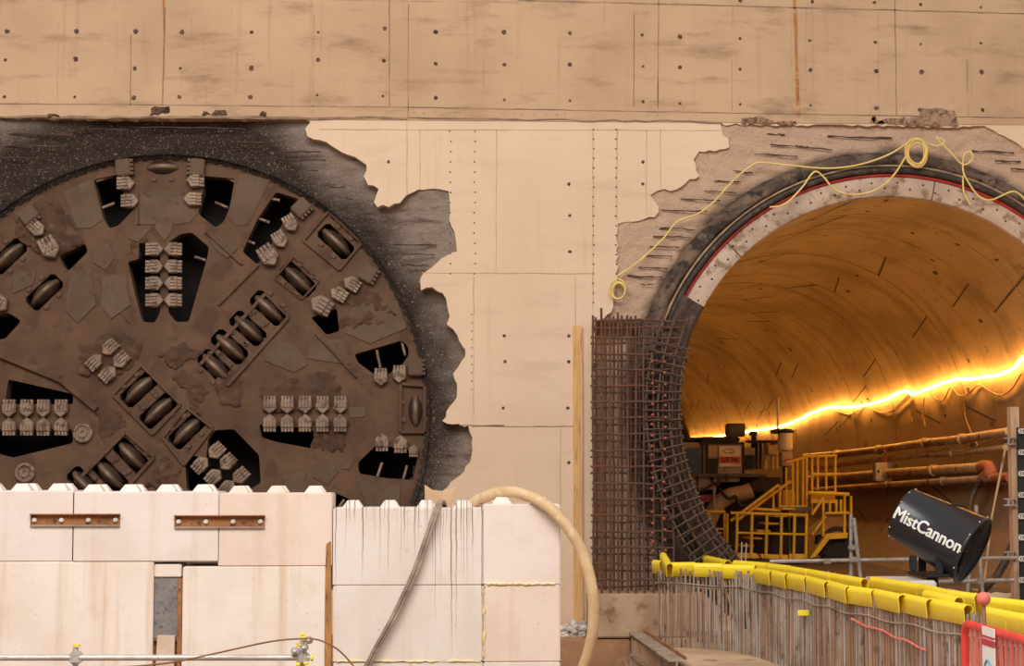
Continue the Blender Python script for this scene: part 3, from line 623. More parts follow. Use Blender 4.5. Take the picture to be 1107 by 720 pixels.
# steel plate in the gap
a = PY(165, 625, YB+.05); b = PY(198, 690, YB+.05)
t = empty('steel_plate', ((a.x+b.x)/2, YB+.08, b.z-.4), 'speckled grey steel plate with rusty frame in the gap between tall blocks', 'steel plate')
m = MB(); m.box((a.x+.01, YB+.05, b.z), (b.x-.06, YB+.08, a.z), bev=.003); m.build('plate', mk('speckled_grey_steel', (128, 124, 124), (146, 140, 136), 9, .6, .3, c3=(104, 100, 102)), t)
m = MB(); m.box((b.x-.06, YB+.02, G), (b.x-.015, YB+.3, a.z), bev=.003); m.box((a.x, YB+.07, G), (a.x+.015, YB+.3, a.z)); m.box((a.x, YB+.05, b.z-.03), (b.x-.06, YB+.09, b.z), bev=.003); m.box((a.x+.01, YB+.1, G), (b.x-.02, YB+.12, b.z)); m.build('frame', M_RANG, t)
a = PY(170, 686, YB+.02); b = PY(189, 720, YB+.02); m = MB(); m.prism([PY(x, y, YB+.02) for x, y in ((170, 687), (189, 687), (187, 760), (166, 760))], (0, 1, 0), 0, .045, bev=.004)
tag(m.build('timber_offcut', mk('pale_board', (220, 196, 174), (204, 178, 154), 3, .85)), 'pale board standing in the gap below the speckled steel plate', 'board')
m = MB(); a, b = PY(166.5, 612, YB+.03), PY(196, 623.5, YB+.03); m.box((a.x, YB+.03, b.z-.005), (b.x, YB+.5, a.z+.02), bev=.01)
tag(m.build('concrete_packer', M_BS), 'small concrete packer above the speckled steel plate, between the tall blocks', 'concrete packer')
# rusty timber between the stacks
m = MB(); m.prism([PY(x, y, YB-.02) for x, y in ((352.5, 588), (357.5, 585), (358.5, 720), (357.5, 780), (350.5, 780), (351.5, 650))], (0, 1, 0), 0, .07, bev=.006)
tag(m.build('timber_strip', mk('stained_timber', (196, 140, 78), (150, 98, 56), 3, .85, str_=(4, 1, .6), c3=(110, 72, 46))), 'rust brown timber strip wedged between the two block stacks', 'timber')
# yellow foam along the joints of the right-hand stack
M_FOAM = mk('yellow_foam', (226, 206, 130), (238, 226, 180), 9, .9)
for k, (p, q, lab) in enumerate([((523, 633), (523, 712), 'yellow foam bead in the upright joint of the right-hand stack'), ((526, 631.3), (600, 631.3), 'yellow foam bead in the level joint below the small square block'), ((364, 715), (520, 715), 'yellow foam bead along the lowest joint of the dripped stack')]):
    a, b = PY(*p, YB-.004), PY(*q, YB-.004); n = 26
    m = MB(); m.tube([a.lerp(b, i/n)+Vector((random.uniform(-.006, .006), 0, random.uniform(-.006, .006))) for i in range(n+1)], [random.uniform(.004, .018) for i in range(n+1)], 6); tag(m.build('foam_bead', M_FOAM), lab, 'foam', 'foam beads in the block joints')
# beige sheet behind the blocks
m = MB(); m.prism([PY(x, y, -4.2) for x, y in ((459, 524), (468, 530), (480, 531), (495, 526), (488, 545), (480, 742), (462, 742))], (0, 1, .05), 0, .03, bev=.004)
tag(m.build('board_sheet', mk('beige_board', (212, 178, 142), (190, 156, 122), 3, .85)), 'torn beige board standing behind the dripped block, beside the cutter head', 'board')

# ------------------------------------------------------------------ hose and cables
M_HOSE = mk('beige_hose', (226, 196, 154), (208, 174, 132), 3, .6, bump=.2, c3=(226, 204, 168))
pts = [((505, 556), -4.7), ((510, 546), -4.75), ((522, 538), -4.9), ((545, 531.5), -5.1), ((567, 535), -5.25), ((590, 546), -5.4), ((612, 568), -5.44), ((628, 594), -5.44), ((637, 622), -5.44), ((641.5, 650), -5.4), ((641, 680), -5.3), ((636, 705), -5.2), ((629, 726), -5.1), ((618, 760), -5), ((608, 790), -4.9)]
m = MB(); P_ = [PY(*p, y) for p, y in pts]; P_ += [Vector((P_[-1].x-.25, -4.7, G+.07)), Vector((P_[-1].x-.7, -4.4, G+.07))]
P_[-3].z = max(P_[-3].z, G+.1); m.tube(sm(P_, 8), .062, 14)
tag(m.build('hose', M_HOSE), 'thick beige hose arching over the small square block', 'hose')
M_CAB = mk('grey_cable', (172, 152, 136), (128, 108, 94), 5, .6, str_=(1, 1, 1))
for k in range(4):
    d = (k-1.5)*1.7; r = random.Random(k)
    q = [((481+d*.5, 556), -4.3), ((480+d*.7, 545), -4.9), ((476+d*.8, 542), -5.15), ((470+d, 556), -5.36), ((462+d, 580), -5.37), ((447+d*1.2, 622), -5.37), ((425+d*1.1, 668), -5.38), ((404+d, 706), -5.38), ((388+d*1.4, 740), -5.4), ((370+d, 775), -5.5)]
    m = MB(); m.tube(sm([PY(*p, y-.012*(k % 2)) for p, y in q], 6), .0115, 8)
    tag(m.build('cable', M_CAB), ('outermost left', 'second from left', 'third from left', 'outermost right')[k]+' grey cable of the bundle hanging over the dripped block', 'cable', 'cables hanging over the dripped block')
m = MB()
for a, b in ((461, 583), (425, 668)):
    c = PY(a, b, -5.38); m.lathe([(-.01, .05), (.01, .05), (.01, .045), (-.01, .045)], c, (.45, 0, 1), 12, close=True)
# ------------------------------------------------------------------ timber plank, rag, fittings by the cage
M_WOOD = mk('pine_plank', (220, 176, 118), (200, 152, 96), 2.5, .8, str_=(5, 1, .5), bump=.15, c3=(176, 124, 76))
a = PY(620, 352, -.05); b = PY(630.5, 652, -.05)
m = MB(); m.box((a.x, -.055, -.02), (b.x, -.004, a.z), bev=.004); tag(m.build('timber_plank', M_WOOD), 'tall pine plank standing against the wall beside the rebar cage', 'timber')
bm = bmesh.new(); bmesh.ops.create_icosphere(bm, subdivisions=4, radius=1)
for v in bm.verts:
    d = v.co.copy(); q = 1+.45*noise.noise(d*2.3)+.25*noise.noise(d*6); v.co = Vector((d.x*.2*q, d.y*.12*q, max(-.06, d.z*.13*q)))
c = PY(622, 671, -.45); bm.transform(Matrix.Translation((c.x, -.45, .035)))
m = MB(); m.bm(bm, 0, False); tag(m.build('plastic_sheet', mk('grey_plastic', (206, 196, 188), (150, 140, 132), 6, .35, c3=(110, 98, 90))), 'crumpled grey plastic sheet on the ledge beside the kerb', 'plastic sheet')

# ------------------------------------------------------------------ rebar cages
M_BAR = mk('rebar_rusty', (118, 76, 54), (90, 62, 48), 6, .75, .3, bump=.4, bscale=60, c3=(78, 58, 48))
M_BARG = mk('rebar_grey', (104, 82, 68), (82, 62, 52), 6, .7, .35, bump=.4, bscale=60, c3=(92, 64, 48))
M_CAPR = mk('red_bar_end', (160, 84, 66), (136, 68, 54), 6, .6)
zb = PY(690, 642, -.98).z
YFc, YBc = -.86, -.25
cage = empty('rebar_cage', (PY(680, 640, -.5).x, -.55, zb), 'square rusty rebar cage standing on the kerb left of the tunnel mouth', 'rebar cage')
def bar(p, q, r, name, parent, mat=M_BAR, wob=.01, n=5):
    p, q = Vector(p), Vector(q); m = MB(); m.tube([p.lerp(q, k/n)+(Vector([random.uniform(-wob, wob) for _ in range(3)]) if 0 < k < n else Vector()) for k in range(n+1)], r, 6); return m.build(name, mat, parent)
def cx(px, Y): return PY(px, 500, Y).x
for px, top in ((641, 341), (650, 333), (659, 341), (668, 338), (678, 341), (687, 341), (696, 350), (706, 352), (716, 356), (727, 400)):
    bar((cx(px, YFc), YFc, zb), PY(px, top, YFc), .0165, 'vertical_bar', cage, M_BAR if px < 690 else M_BARG)
for px, top in ((644, 343), (654, 345), (663, 342), (672, 341), (682, 342), (691, 344), (700, 348), (710, 352), (720, 362)):
    bar((cx(px, YBc), YBc, zb), PY(px, top, YBc), .0165, 'vertical_bar', cage, M_BAR if px < 690 else M_BARG)
y = 347; k = 0
while y < 642:
    for Y, dy in ((YFc, 0), (YBc, 7)):
        yy = y+dy
        if yy > 639: continue
        d = math.sqrt(max(1, 238**2-(yy-446)**2)); xe = 965-d-random.uniform(0, 5) if yy < 520 else 728
        bar(PY(639+random.uniform(-1, 1), yy, Y), PY(min(xe, 745), yy+random.uniform(-1, 1), Y), .015, 'horizontal_bar', cage, M_BAR if yy < 420 else random.choice((M_BAR, M_BARG)), .014)
    y += 17.5; k += 1
for px in (705.5, 718.5):
    y = 391
    while y < 628:
        p = PY(px+random.uniform(-1, 1), y, YFc-.1); m = MB(); m.tube([p, (p.x, YBc+.1, p.z)], .014, 6); lb = m.build('link_bar', M_BARG, cage)
        m = MB(); m.lathe([(-.02, 0), (-.02, .02), (.025, .019), (.025, .014)], p, (0, 1, 0), 8); m.build('end_cap', M_CAPR, lb); y += random.uniform(9.5, 13)
col_ = empty('rebar_collar', (PY(760, 640, -.5).x, -.55, zb), 'curved rebar collar following the left edge of the tunnel mouth', 'rebar cage')
def arc_pt(rpx, ang, Y):
    r = rpx/(F/(25+Y)); return Vector((TX+.25*Y-r*math.cos(ang), Y, TZ-r*math.sin(ang)))
for rpx, Y in ((236, -.9), (247, -.9), (259, -.9), (272, -.9), (236, -.3), (247, -.3), (259, -.3), (272, -.3), (241, -.6)):
    m = MB(); m.tube([arc_pt(rpx+random.uniform(-.5, .5), math.radians(a), Y) for a in np.linspace(-24 if rpx > 240 else -14, 46, 36)], .016, 6); m.build('hoop_bar', M_BARG, col_)
for k, a in enumerate(np.linspace(-16, 44, 27)):
    for Y in (-.93, -.33):
        j = random.uniform(-.6, .6); bar(arc_pt(233, math.radians(a+j), Y), arc_pt(276, math.radians(a-j), Y), .0115, 'cross_bar', col_, M_BARG, .006, 3)
for k, a in enumerate(np.linspace(-14, 44, 20)):
    bar(arc_pt(234, math.radians(a), -.95), arc_pt(234, math.radians(a), -.25), .0135, 'link_bar', col_, M_BARG, .004, 3)

# ------------------------------------------------------------------ starter bars with yellow caps
M_ST1 = mk('starter_bar_grey', (184, 172, 162), (152, 138, 126), 2.5, .55, .35, bump=.08, c3=(116, 94, 78), t3=.62)
M_ST2 = mk('starter_bar_rust', (164, 130, 106), (138, 108, 86), 2.5, .65, .25, bump=.08, c3=(104, 78, 62), t3=.62)
M_YEL = mk('yellow_cap_plastic', (255, 230, 58), (250, 218, 44), 3, .4, bump=.05)
ZC = 1.0
front_px = [(710, 611), (723, 612), (751, 612), (782.5, 613.5), (818, 616.5), (835, 620.8), (852, 623.8), (873, 627.3), (895, 632.5), (918, 638.3), (946, 641.8), (976, 647.3), (1006, 652.6), (1047, 659.5), (1068, 662), (1092, 667), (1125, 673)]
fr = [PZ(x, y, ZC) for x, y in front_px]
fc = sm(fr, 10)
for _ in range(3): fc = [sum(fc[max(0, i-min(6, i, len(fc)-1-i)):i+min(6, i, len(fc)-1-i)+1], Vector())/(2*min(6, i, len(fc)-1-i)+1) for i in range(len(fc))]
def along(poly, t):
    L = [0]
    for a, b in zip(poly, poly[1:]): L.append(L[-1]+(b-a).length)
    s = t*L[-1]
    for i in range(len(poly)-1):
        if L[i+1] >= s: return poly[i].lerp(poly[i+1], (s-L[i])/max(1e-6, L[i+1]-L[i])), (poly[i+1]-poly[i]).normalized()
    return poly[-1], (poly[-1]-poly[-2]).normalized()
root = empty('starter_bars', (fr[6].x, fr[6].y, 0), 'curved wall of upright starter bars under the yellow caps', 'rebar cage')
NB = 100; tot = 0
NF = 165
more = MB()
for i in range(NF):
    p, d = along(fc, (i+.5)/NF); nrm = Vector((-d.y, d.x, 0)); p = p+nrm*random.uniform(-.01, .01); le = random.uniform(-.012, .012)
    q = Vector((p.x+le, p.y, .0)); top = Vector((p.x, p.y, ZC-.02+random.uniform(-.05, .01))); mat = random.choice((M_ST1, M_ST1, M_ST2))
    if i < 68: bar(q, top, .0125, 'upright_bar', root, mat, .006, 3)
    else: more.tube([q, top], .0125, 6, mi=random.randint(0, 1))
back = []
for i in range(130):
    p, d = along(fc, (i+.5)/130); nrm = Vector((-d.y, d.x, 0))
    p = p+nrm*(.8+random.uniform(-.03, .03))
    q = Vector((p.x, p.y, 0)); top = Vector((p.x, p.y, ZC+.0+random.uniform(-.05, .01)))
    if i % 4 == 0 and i < 120: bar(q, top, .0125, 'upright_bar', root, random.choice((M_ST1, M_ST2)), .006, 3)
    else: more.tube([q, top], .0125, 6, mi=random.randint(0, 1))
o = more.build('remaining_bars', [M_ST1, M_ST2], root); o['kind'] = 'stuff'
for z, off in ((.78, -.02), (.74, .02), (.7, .57)):
    m = MB(); P_ = []
    for i in range(60):
        p, d = along(fc, i/59); nrm = Vector((-d.y, d.x, 0))
        P_.append(Vector((p.x, p.y, z+.012*math.sin(i*.9)))+nrm*off)
    m.tube(P_, .008, 6); m.build('tie_bar', M_ST1, root)
def cap(a, b, label, w=.046, h=.125):
    a, b = Vector(a), Vector(b); d = (b-a).normalized(); s_ = d.cross(Vector((0, 0, 1))).normalized(); u = s_.cross(d); L = (b-a).length
    pr = []
    for k in range(15):   # teardrop: round crown, narrowing skirt, open underneath
        t = -0.15*math.pi+k/14*1.3*math.pi; pr.append((math.cos(t)*w, math.sin(t)*w))
    out = [(w*.8, -h)]+pr+[(-w*.8, -h)]; inn = [(x*.86, z*.86 if z > 0 else z) for x, z in out][::-1]
    ring = out+inn; n = len(ring); vs = []
    for q in (0, L): vs += [a+d*q+s_*x+u*z for x, z in ring]
    m = MB(); m.add(vs, [(i, (i+1) % n, n+(i+1) % n, n+i) for i in range(n)], 0, True)
    for base in (0, n):
        for i in range(len(out)-1): m.add([vs[base+i], vs[base+i+1], vs[base+n-2-i], vs[base+n-1-i]], [(0, 1, 2, 3)])
    return tag(m.build('rebar_guard', M_YEL), label, 'rebar cap', 'yellow caps on the starter bars')
ORDN = ['first', 'second', 'third', 'fourth', 'fifth', 'sixth', 'seventh', 'eighth', 'ninth', 'tenth', 'eleventh', 'twelfth', 'thirteenth', 'fourteenth', 'fifteenth']
FC = [((723, 612), (750.5, 611.5)), ((751, 612.5), (782, 613)), ((783, 614), (817, 615)), ((819, 618), (835, 621)), ((835.5, 620.5), (852, 624)), ((852.5, 623.5), (873, 627.5)), ((873.5, 627), (895, 633)), ((895.5, 632), (918, 638.5)), ((918.5, 638), (946, 642)), ((946.5, 641.5), (976, 648)), ((976.5, 646.5), (1006, 653)), ((1006.5, 652), (1047, 659.5)), ((1068, 662), (1092, 667)), ((1092.5, 667), (1125, 673))]
for i, (p, q) in enumerate(FC): cap(PZ(*p, ZC), PZ(*q, ZC), 'yellow rebar cap, %s from the curled end in the near row' % ORDN[i])
cap(PZ(717, 601, ZC+.1), PZ(724, 613, ZC+.0), 'yellow rebar cap tilted steeply at the curled end'); cap(PZ(708, 609, ZC), PZ(716, 610, ZC), 'short yellow rebar cap at the very end of the curl')
BC = [((763, 604), (787, 609.5)), ((795, 609.5), (831, 612.5)), ((832, 613), (853, 615.5)), ((853.5, 616), (875, 619.5)), ((875.5, 619.5), (900, 624)), ((900.5, 624), (935, 630)), ((944, 628), (995, 636)), ((996, 636), (1026, 643)), ((1027, 643), (1058, 647.5)), ((1067, 650.5), (1095, 653.5)), ((1095.5, 653.5), (1125, 657))]
for i, (p, q) in enumerate(BC): cap(PZ(*p, ZC+.02), PZ(*q, ZC+.02), 'yellow rebar cap, %s from the left in the far row' % ORDN[i])
cap(PZ(1002, 643, ZC+.04), PZ(1037, 651, ZC+.04), 'yellow rebar cap lying loose between the two rows')
# taller single bars above the caps
for x, y0, lab in ((803, 586, 'thin upright bar rising above the caps, taller of the pair'), (808, 587, 'thin upright bar leaning beside the taller bar above the caps')):
    p = PZ(x, 612, ZC+.02); q = PY(x-1, y0, p.y+.9); tag(bar((p.x+.09, p.y+.9, 0), q, .009, 'starter_bar', None, M_ST1), lab, 'rebar', 'single bars above the caps')
p, q = PZ(779, 618, .85), PZ(795, 672, .35); m = MB(); m.tube([PY(779, 617, fr[2].y-.1), PY(795, 673, fr[2].y-.35)], .012, 6)
tag(m.build('loose_bar', mk('bright_bar', (214, 196, 176), (190, 168, 146), 5, .6)), 'pale loose bar leaning slantwise on the starter bars', 'rebar')
# pink topped bar
p = PZ(1059, 655, ZC+.1); m = MB(); a = Vector((p.x+.02, p.y-.1, 0)); b = Vector((p.x, p.y-.1, ZC+.16)); t = empty('marker_bar', a, 'rusty bar with a pink end cap between yellow caps', 'rebar')
m.tube([a, b], .016, 6); m.build('shaft', M_ST2, t); bm = bmesh.new(); bmesh.ops.create_uvsphere(bm, u_segments=14, v_segments=10, radius=.055); bm.transform(Matrix.Translation(b)); m = MB(); m.bm(bm, 0, True); m.build('end_cap', mk('pink_cap', (232, 128, 112), (222, 110, 96), 4, .5), t)
# formwork beam at the slab edge
M_FB = mk('formwork_beam_grey', (178, 160, 142), (150, 130, 112), 3, .7, .1, c3=(120, 98, 80))
q0, q1 = PZ(688, 683, .08), PZ(729, 711, .08); d = (q1-q0).normalized(); q1 = q0+d*((q1-q0).length+0.2); s_ = d.cross(Vector((0, 0, 1))).normalized()
def obox(a, b, w0, w1, z0, z1):
    m = MB(); m.prism([a+s_*w0+Vector((0, 0, z0-a.z)), b+s_*w0+Vector((0, 0, z0-b.z)), b+s_*w1+Vector((0, 0, z0-b.z)), a+s_*w1+Vector((0, 0, z0-a.z))], (0, 0, 1), 0, z1-z0, bev=.004); return m
t = empty('formwork_beam', (q0.x, q0.y, G), 'grey steel formwork beam lying along the slab edge below the starter bars', 'beam')
s0 = .08
obox(q0, q1, -.1, .1, .05, .075).build('top_flange', M_FB, t); obox(q0, q1, -.012, .012, -.2, .05).build('web', M_FB, t); obox(q0, q1, -.1, .1, -.225, -.2).build('bottom_flange', M_FB, t); obox(q0, q1, -.11, -.09, .075, .11).build('edge_lip', M_RANG, t)
obox(q0, q0+d*.08, -.1, .1, G, -.226).build('foot', M_FB, t); obox(q1-d*.08, q1, -.1, .1, G, -.226).build('foot', M_FB, t)

# ------------------------------------------------------------------ mist cannon
M_BLKM = NT('black_gloss_paint').fin(lin((52, 52, 57)), .28, .3)
M_BLKI = mk('black_matt_inside', (22, 22, 24), (30, 29, 30), 5, .7)
M_WHT = mk('white_lettering', (242, 240, 236), (236, 234, 230), 5, .5)
YM = -3.4
ca = PY(975, 554.5, YM+.25); cb = PY(1052.5, 595.5, YM-.25); ax = (cb-ca).normalized(); Lm = (cb-ca).length
sc = F/(25+YM)
r0, r1 = 30/sc, 38.5/sc
mist = empty('mist_cannon', (PY(1000, 610, YM).x, YM, 0), 'black barrel shaped dust spray fan with white lettering behind the yellow caps', 'spray fan')
m = MB(); m.lathe([(0, 0), (0, r0*.93), (.012, r0), (.03, r0+.006), (.05, r0), (Lm-.04, r1), (Lm-.03, r1+.012), (Lm, r1+.012), (Lm, r1-.012), (Lm-.25, r1-.03), (Lm-.25, 0)], ca, ax, 56); brl = m.build('barrel', M_BLKM, mist)
m = MB()   # inlet guard, rings and hub
for rr in (.3, .55, .8, .97): m.lathe([(Lm-.01+math.cos(t)*.005, r1*rr+math.sin(t)*.005) for t in np.linspace(0, 2*math.pi, 7)], ca, ax, 40)
u = Vector((0, 0, 1)); u = (u-ax*u.dot(ax)).normalized(); w = ax.cross(u)
for k in range(8):
    e = u*math.cos(k*math.pi/4)+w*math.sin(k*math.pi/4); m.tube([ca+ax*(Lm-.01)+e*.06, ca+ax*(Lm-.01)+e*r1*.98], .005, 5)
m.build('inlet_guard', M_BLKI, mist)
m = MB()
for k in range(7):
    e = u*math.cos(k*.9)+w*math.sin(k*.9); g = e.cross(ax)*.05+ax*.03; m.prism([ca+ax*(Lm-.12)+e*.05-g, ca+ax*(Lm-.12)+e*.05+g, ca+ax*(Lm-.12)+e*r1*.85+g*1.2, ca+ax*(Lm-.12)+e*r1*.85-g*1.2], ax, 0, .006)
m.lathe([(Lm-.2, 0), (Lm-.2, .07), (Lm-.09, .07), (Lm-.06, .04), (Lm-.06, 0)], ca, ax, 20); m.build('fan', M_BLKI, mist)
for k in range(12):
    e = u*math.cos(k*math.pi/6)+w*math.sin(k*math.pi/6); m = MB()
    bm = bmesh.new(); bmesh.ops.create_icosphere(bm, subdivisions=1, radius=.011); bm.transform(Matrix.Translation(ca+ax*(Lm-.02)+e*(r1+.014))); m.bm(bm)
    bm = bmesh.new(); bmesh.ops.create_icosphere(bm, subdivisions=1, radius=.011); bm.transform(Matrix.Translation(ca+ax*(.03)+e*(r0+.008))); m.bm(bm); m.build('rivet', M_BOLT, brl)
# lettering wrapped on the barrel
fc_ = bpy.data.curves.new('lettering_curve', 'FONT'); fc_.body = 'MistCannon'; fc_.size = 1; fc_.offset = 0; fc_.resolution_u = 4; fc_.align_x = 'CENTER'; fc_.align_y = 'CENTER'
fo = bpy.data.objects.new('lettering_curve', fc_); C.objects.link(fo); dg = bpy.context.evaluated_depsgraph_get(); tm = bpy.data.meshes.new_from_object(fo.evaluated_get(dg)); bpy.data.objects.remove(fo)
bm = bmesh.new(); bm.from_mesh(tm); bmesh.ops.triangulate(bm, faces=bm.faces[:])
for _ in range(3): bmesh.ops.subdivide_edges(bm, edges=[e for e in bm.edges if e.calc_length() > .1], cuts=1); bmesh.ops.triangulate(bm, faces=bm.faces[:])
xs = [v.co.x for v in bm.verts]; hw = (max(xs)-min(xs)); sx = Lm*.93/hw; sy = sx*1.12
tocam = (CAM-(ca+cb)/2); tocam = (tocam-ax*tocam.dot(ax)).normalized(); upv = tocam.cross(ax) if tocam.cross(ax).z > 0 else ax.cross(tocam)
PHI0 = -.10
bm.verts.index_update(); x0_ = min(v.co.x for v in bm.verts); ymax_ = max(v.co.y for v in bm.verts)
DOT = {v.index for v in bm.verts if x0_+hw*.2 < v.co.x < x0_+hw*.262 and v.co.y > ymax_-.285}
for v in bm.verts:
    s_l = Lm*.5+(v.co.x-(max(xs)+min(xs))/2)*sx; r = r0+(r1-r0)*s_l/Lm+.012; ph = PHI0+v.co.y*sy/r
    v.co = ca+ax*s_l+(tocam*math.cos(ph)+upv*math.sin(ph))*r
m = MB(); bm.verts.ensure_lookup_table(); VV = [v.co.copy() for v in bm.verts]; FF = [[v.index for v in f.verts] for f in bm.faces]; bm.free()
for j, (du, dv_) in enumerate(((0, 0), (.006, 0), (-.006, 0), (0, .004), (0, -.004), (.005, .003), (-.005, -.003))):
    up_ = upv
    for far in (0, 1):
        m.add([p+ax*du+up_*dv_+tocam*.0006*j for p in VV], [f for f in FF if all(i in DOT for i in f) == bool(far)], far)
m.build('lettering', [M_WHT, mk('lime_dot', (196, 214, 70), (186, 204, 60), 3, .5)], brl)
# handle, yoke, pedestal
hp = ca+ax*Lm*.62+upv*(r0+.09)+tocam*.05
m = MB(); m.tube([ca+ax*Lm*.52+upv*(r0+.02)+tocam*.15, ca+ax*Lm*.6+upv*(r0+.07)+tocam*.05, ca+ax*Lm*.66+upv*(r0+.1)], .012, 6); m.build('handle', M_BLKI, mist)
mid = ca.lerp(cb, .42); 
for s_ in (-1, 1):
    m = MB(); y = mid.y+s_*.36; m.prism([(mid.x-.05, y, mid.z-.02), (mid.x+.05, y, mid.z-.02), (mid.x+.02, y, mid.z-.52), (mid.x-.07, y, mid.z-.52)], (0, 1, 0), -.015, .015, bev=.004); m.build('yoke_arm', M_BLKI, mist)
    m = MB(); m.lathe([(-.03, 0), (-.03, .03), (.03, .03), (.03, 0)], (mid.x+.02, y+s_*.02, mid.z-.3), (0, 1, 0), 12); m.build('pivot_knob', M_BOLT, mist)
m = MB(); m.box((mid.x-.2, mid.y-.38, mid.z-.56), (mid.x+.14, mid.y+.38, mid.z-.52), bev=.01); m.tube([(mid.x, mid.y, .25), (mid.x, mid.y, mid.z-.55)], .07, 14); m.build('turntable', M_BLKI, mist)
m = MB(); c0 = PY(986, 606, mid.y-.4); m.box((c0.x-.03, mid.y-.45, c0.z-.12), (c0.x+.05, mid.y-.36, c0.z+.06), bev=.015); m.build('control_box', M_BLKI, mist)
m = MB(); a = PY(957, 628, mid.y-.5); b = PY(1013, 638, mid.y-.5); m.box((a.x, mid.y-.5, a.z-.5), (b.x, mid.y+.5, a.z), bev=.02); m.build('tank', mk('white_tank_plastic', (226, 220, 214), (210, 202, 196), 4, .5), mist)
m = MB()
for sx_ in (-.5, .5):
    for sy_ in (-.4, .4): m.box((mid.x+sx_-.03, mid.y+sy_-.03, 0), (mid.x+sx_+.03, mid.y+sy_+.03, a.z-.5+.02))
m.build('skid_legs', M_BLKI, mist)

# ------------------------------------------------------------------ scaffold tubes at the tunnel mouth
M_GALV = mk('galvanised_tube', (178, 170, 162), (150, 142, 134), 5, .45, .5, c3=(122, 112, 104))
YS = -1.6
t = empty('scaffold_frame', (PY(925, 620, YS).x, YS, 0), 'grey scaffold tube frame standing across the tunnel mouth', 'scaffold')
def stube(p, q, name, Y0=YS, Y1=YS, r=.026, par=None):
    m = MB(); m.tube([PY(*p, Y0), PY(*q, Y1)], r, 10); return m.build(name, M_GALV, par or t)
def upright(x0, y0, x1, Y, par): 
    a = PY(x0, y0, Y); b = PY(x1, 640, Y); k = (0-a.z)/(b.z-a.z); m = MB(); m.tube([a, a.lerp(b, k)], .026, 10); return m.build('upright', M_GALV, par)
upright(920, 556, 920, YS, t); upright(923, 560, 932, YS-.06, t); upright(1055, 546, 1062, YS-.06, t); upright(1049, 600, 1046, YS+.06, t)
stube((832, 607), (1100, 603), 'ledger', YS-.03, YS-.03); stube((930, 631), (1096, 627), 'ledger', YS+.05, YS+.05); stube((906, 630), (960, 631), 'ledger', YS+.05, YS+.05)
for x, y in ((921, 592), (921, 605), (926, 605), (894, 607), (1058, 604), (1060, 629)):
    p = PY(x, y, YS-.04); m = MB(); m.box((p.x-.045, p.y-.04, p.z-.035), (p.x+.045, p.y+.05, p.z+.035), bev=.012); m.build('coupler', M_GALV, t)
# right edge: timber post and black board with clips
m = MB(); a = PY(1091, 440, -1.2); b = PY(1099, 600, -1.2); m.box((a.x, -1.25, 0), (b.x+.06, -1.1, a.z), bev=.006); tag(m.build('timber_post', mk('pink_pine', (206, 168, 136), (184, 144, 112), 2.5, .85, str_=(5, 1, .5))), 'pale timber post standing behind the black clip board', 'timber')
a = PY(1099, 462, -1.4); b = PY(1128, 634, -1.4); t = empty('cable_board', ((a.x+b.x)/2, -1.4, 0), 'upright black board with a column of pale clips at the photo edge', 'board')
m = MB(); m.box((a.x, -1.42, 0), (b.x, -1.38, a.z), bev=.004); m.build('board', M_BLKI, t)
for k in range(8):
    p = PY(1104, 466+k*23, -1.43); m = MB(); m.box((p.x-.04, -1.46, p.z-.035), (p.x+.06, -1.42, p.z-.02)); m.box((p.x-.04, -1.46, p.z+.02), (p.x+.06, -1.42, p.z+.035)); m.box((p.x-.04, -1.46, p.z-.03), (p.x-.02, -1.42, p.z+.03)); m.box((p.x+.0, -1.46, p.z-.03), (p.x+.015, -1.42, p.z+.03)); m.build('clip', M_BOLT, t)
for y in (477, 543, 600):
    a = PY(1085, y, -1.3); m = MB(); m.box((a.x, -1.32, a.z-.05), (a.x+.16, -1.26, a.z-.03), bev=.004); m.box((a.x, -1.32, a.z+.03), (a.x+.16, -1.26, a.z+.05), bev=.004); m.box((a.x+.05, -1.31, a.z-.04), (a.x+.07, -1.27, a.z+.04)); m.box((a.x+.11, -1.31, a.z-.04), (a.x+.13, -1.27, a.z+.04)); m.build('bracket', M_GALV, t)

# ------------------------------------------------------------------ front scaffold rail
YR = -9.2
t = empty('guard_rail', (PY(82, 711, YR).x, YR, G), 'grey scaffold guard rail with yellow tipped clamps in front of the tall blocks', 'scaffold')
M_YT = mk('yellow_tip', (250, 232, 70), (240, 218, 50), 5, .5)
M_GLT = mk('pale_galvanised', (206, 202, 198), (186, 180, 174), 6, .4, .4)
m = MB(); m.tube([PY(-60, 711, YR), PY(335, 711, YR)], .026, 12); m.build('rail_tube', M_GLT, t)
m = MB(); c = PY(336, 711, YR); m.tube([c, c+Vector((.02, 0, 0))], .03, 12); m.build('tube_cap', M_YT, t)
for x, top in ((82, 700), (327, 692)):
    a = PY(x, top, YR+.055); m = MB(); m.tube([a, (a.x, a.y, G)], .024, 12); m.build('upright', M_GLT, t)
    m = MB(); p = PY(x, 711, YR+.02); m.box((p.x-.05, YR-.035, p.z-.05), (p.x+.05, YR+.085, p.z+.05), bev=.015); m.build('coupler', M_GLT, t)
    m = MB(); p = PY(x+1, top-1, YR+.05); m.tube([p, p+Vector((0, 0, .02))], .03, 10); m.build('upright_cap', M_YT, t)
for x, y in ((323, 697), (331, 691), (322, 718), (331, 717), (327, 686)):
    p = PY(x, y, YR-.04); m = MB(); m.box((p.x-.022, p.y-.02, p.z-.012), (p.x+.022, p.y+.02, p.z+.012), bev=.006); m.build('clamp_tip', M_YT, t)
for x, y in ((319, 704), (329, 700), (334, 692)):
    p = PY(x, y, YR-.03); m = MB(); m.box((p.x-.035, p.y-.03, p.z-.03), (p.x+.035, p.y+.05, p.z+.03), bev=.012); m.lathe([(-.06, 0), (-.06, .016), (0, .016)], (p.x, p.y, p.z), (0, 1, 0), 6); m.build('clamp', M_GLT, t)
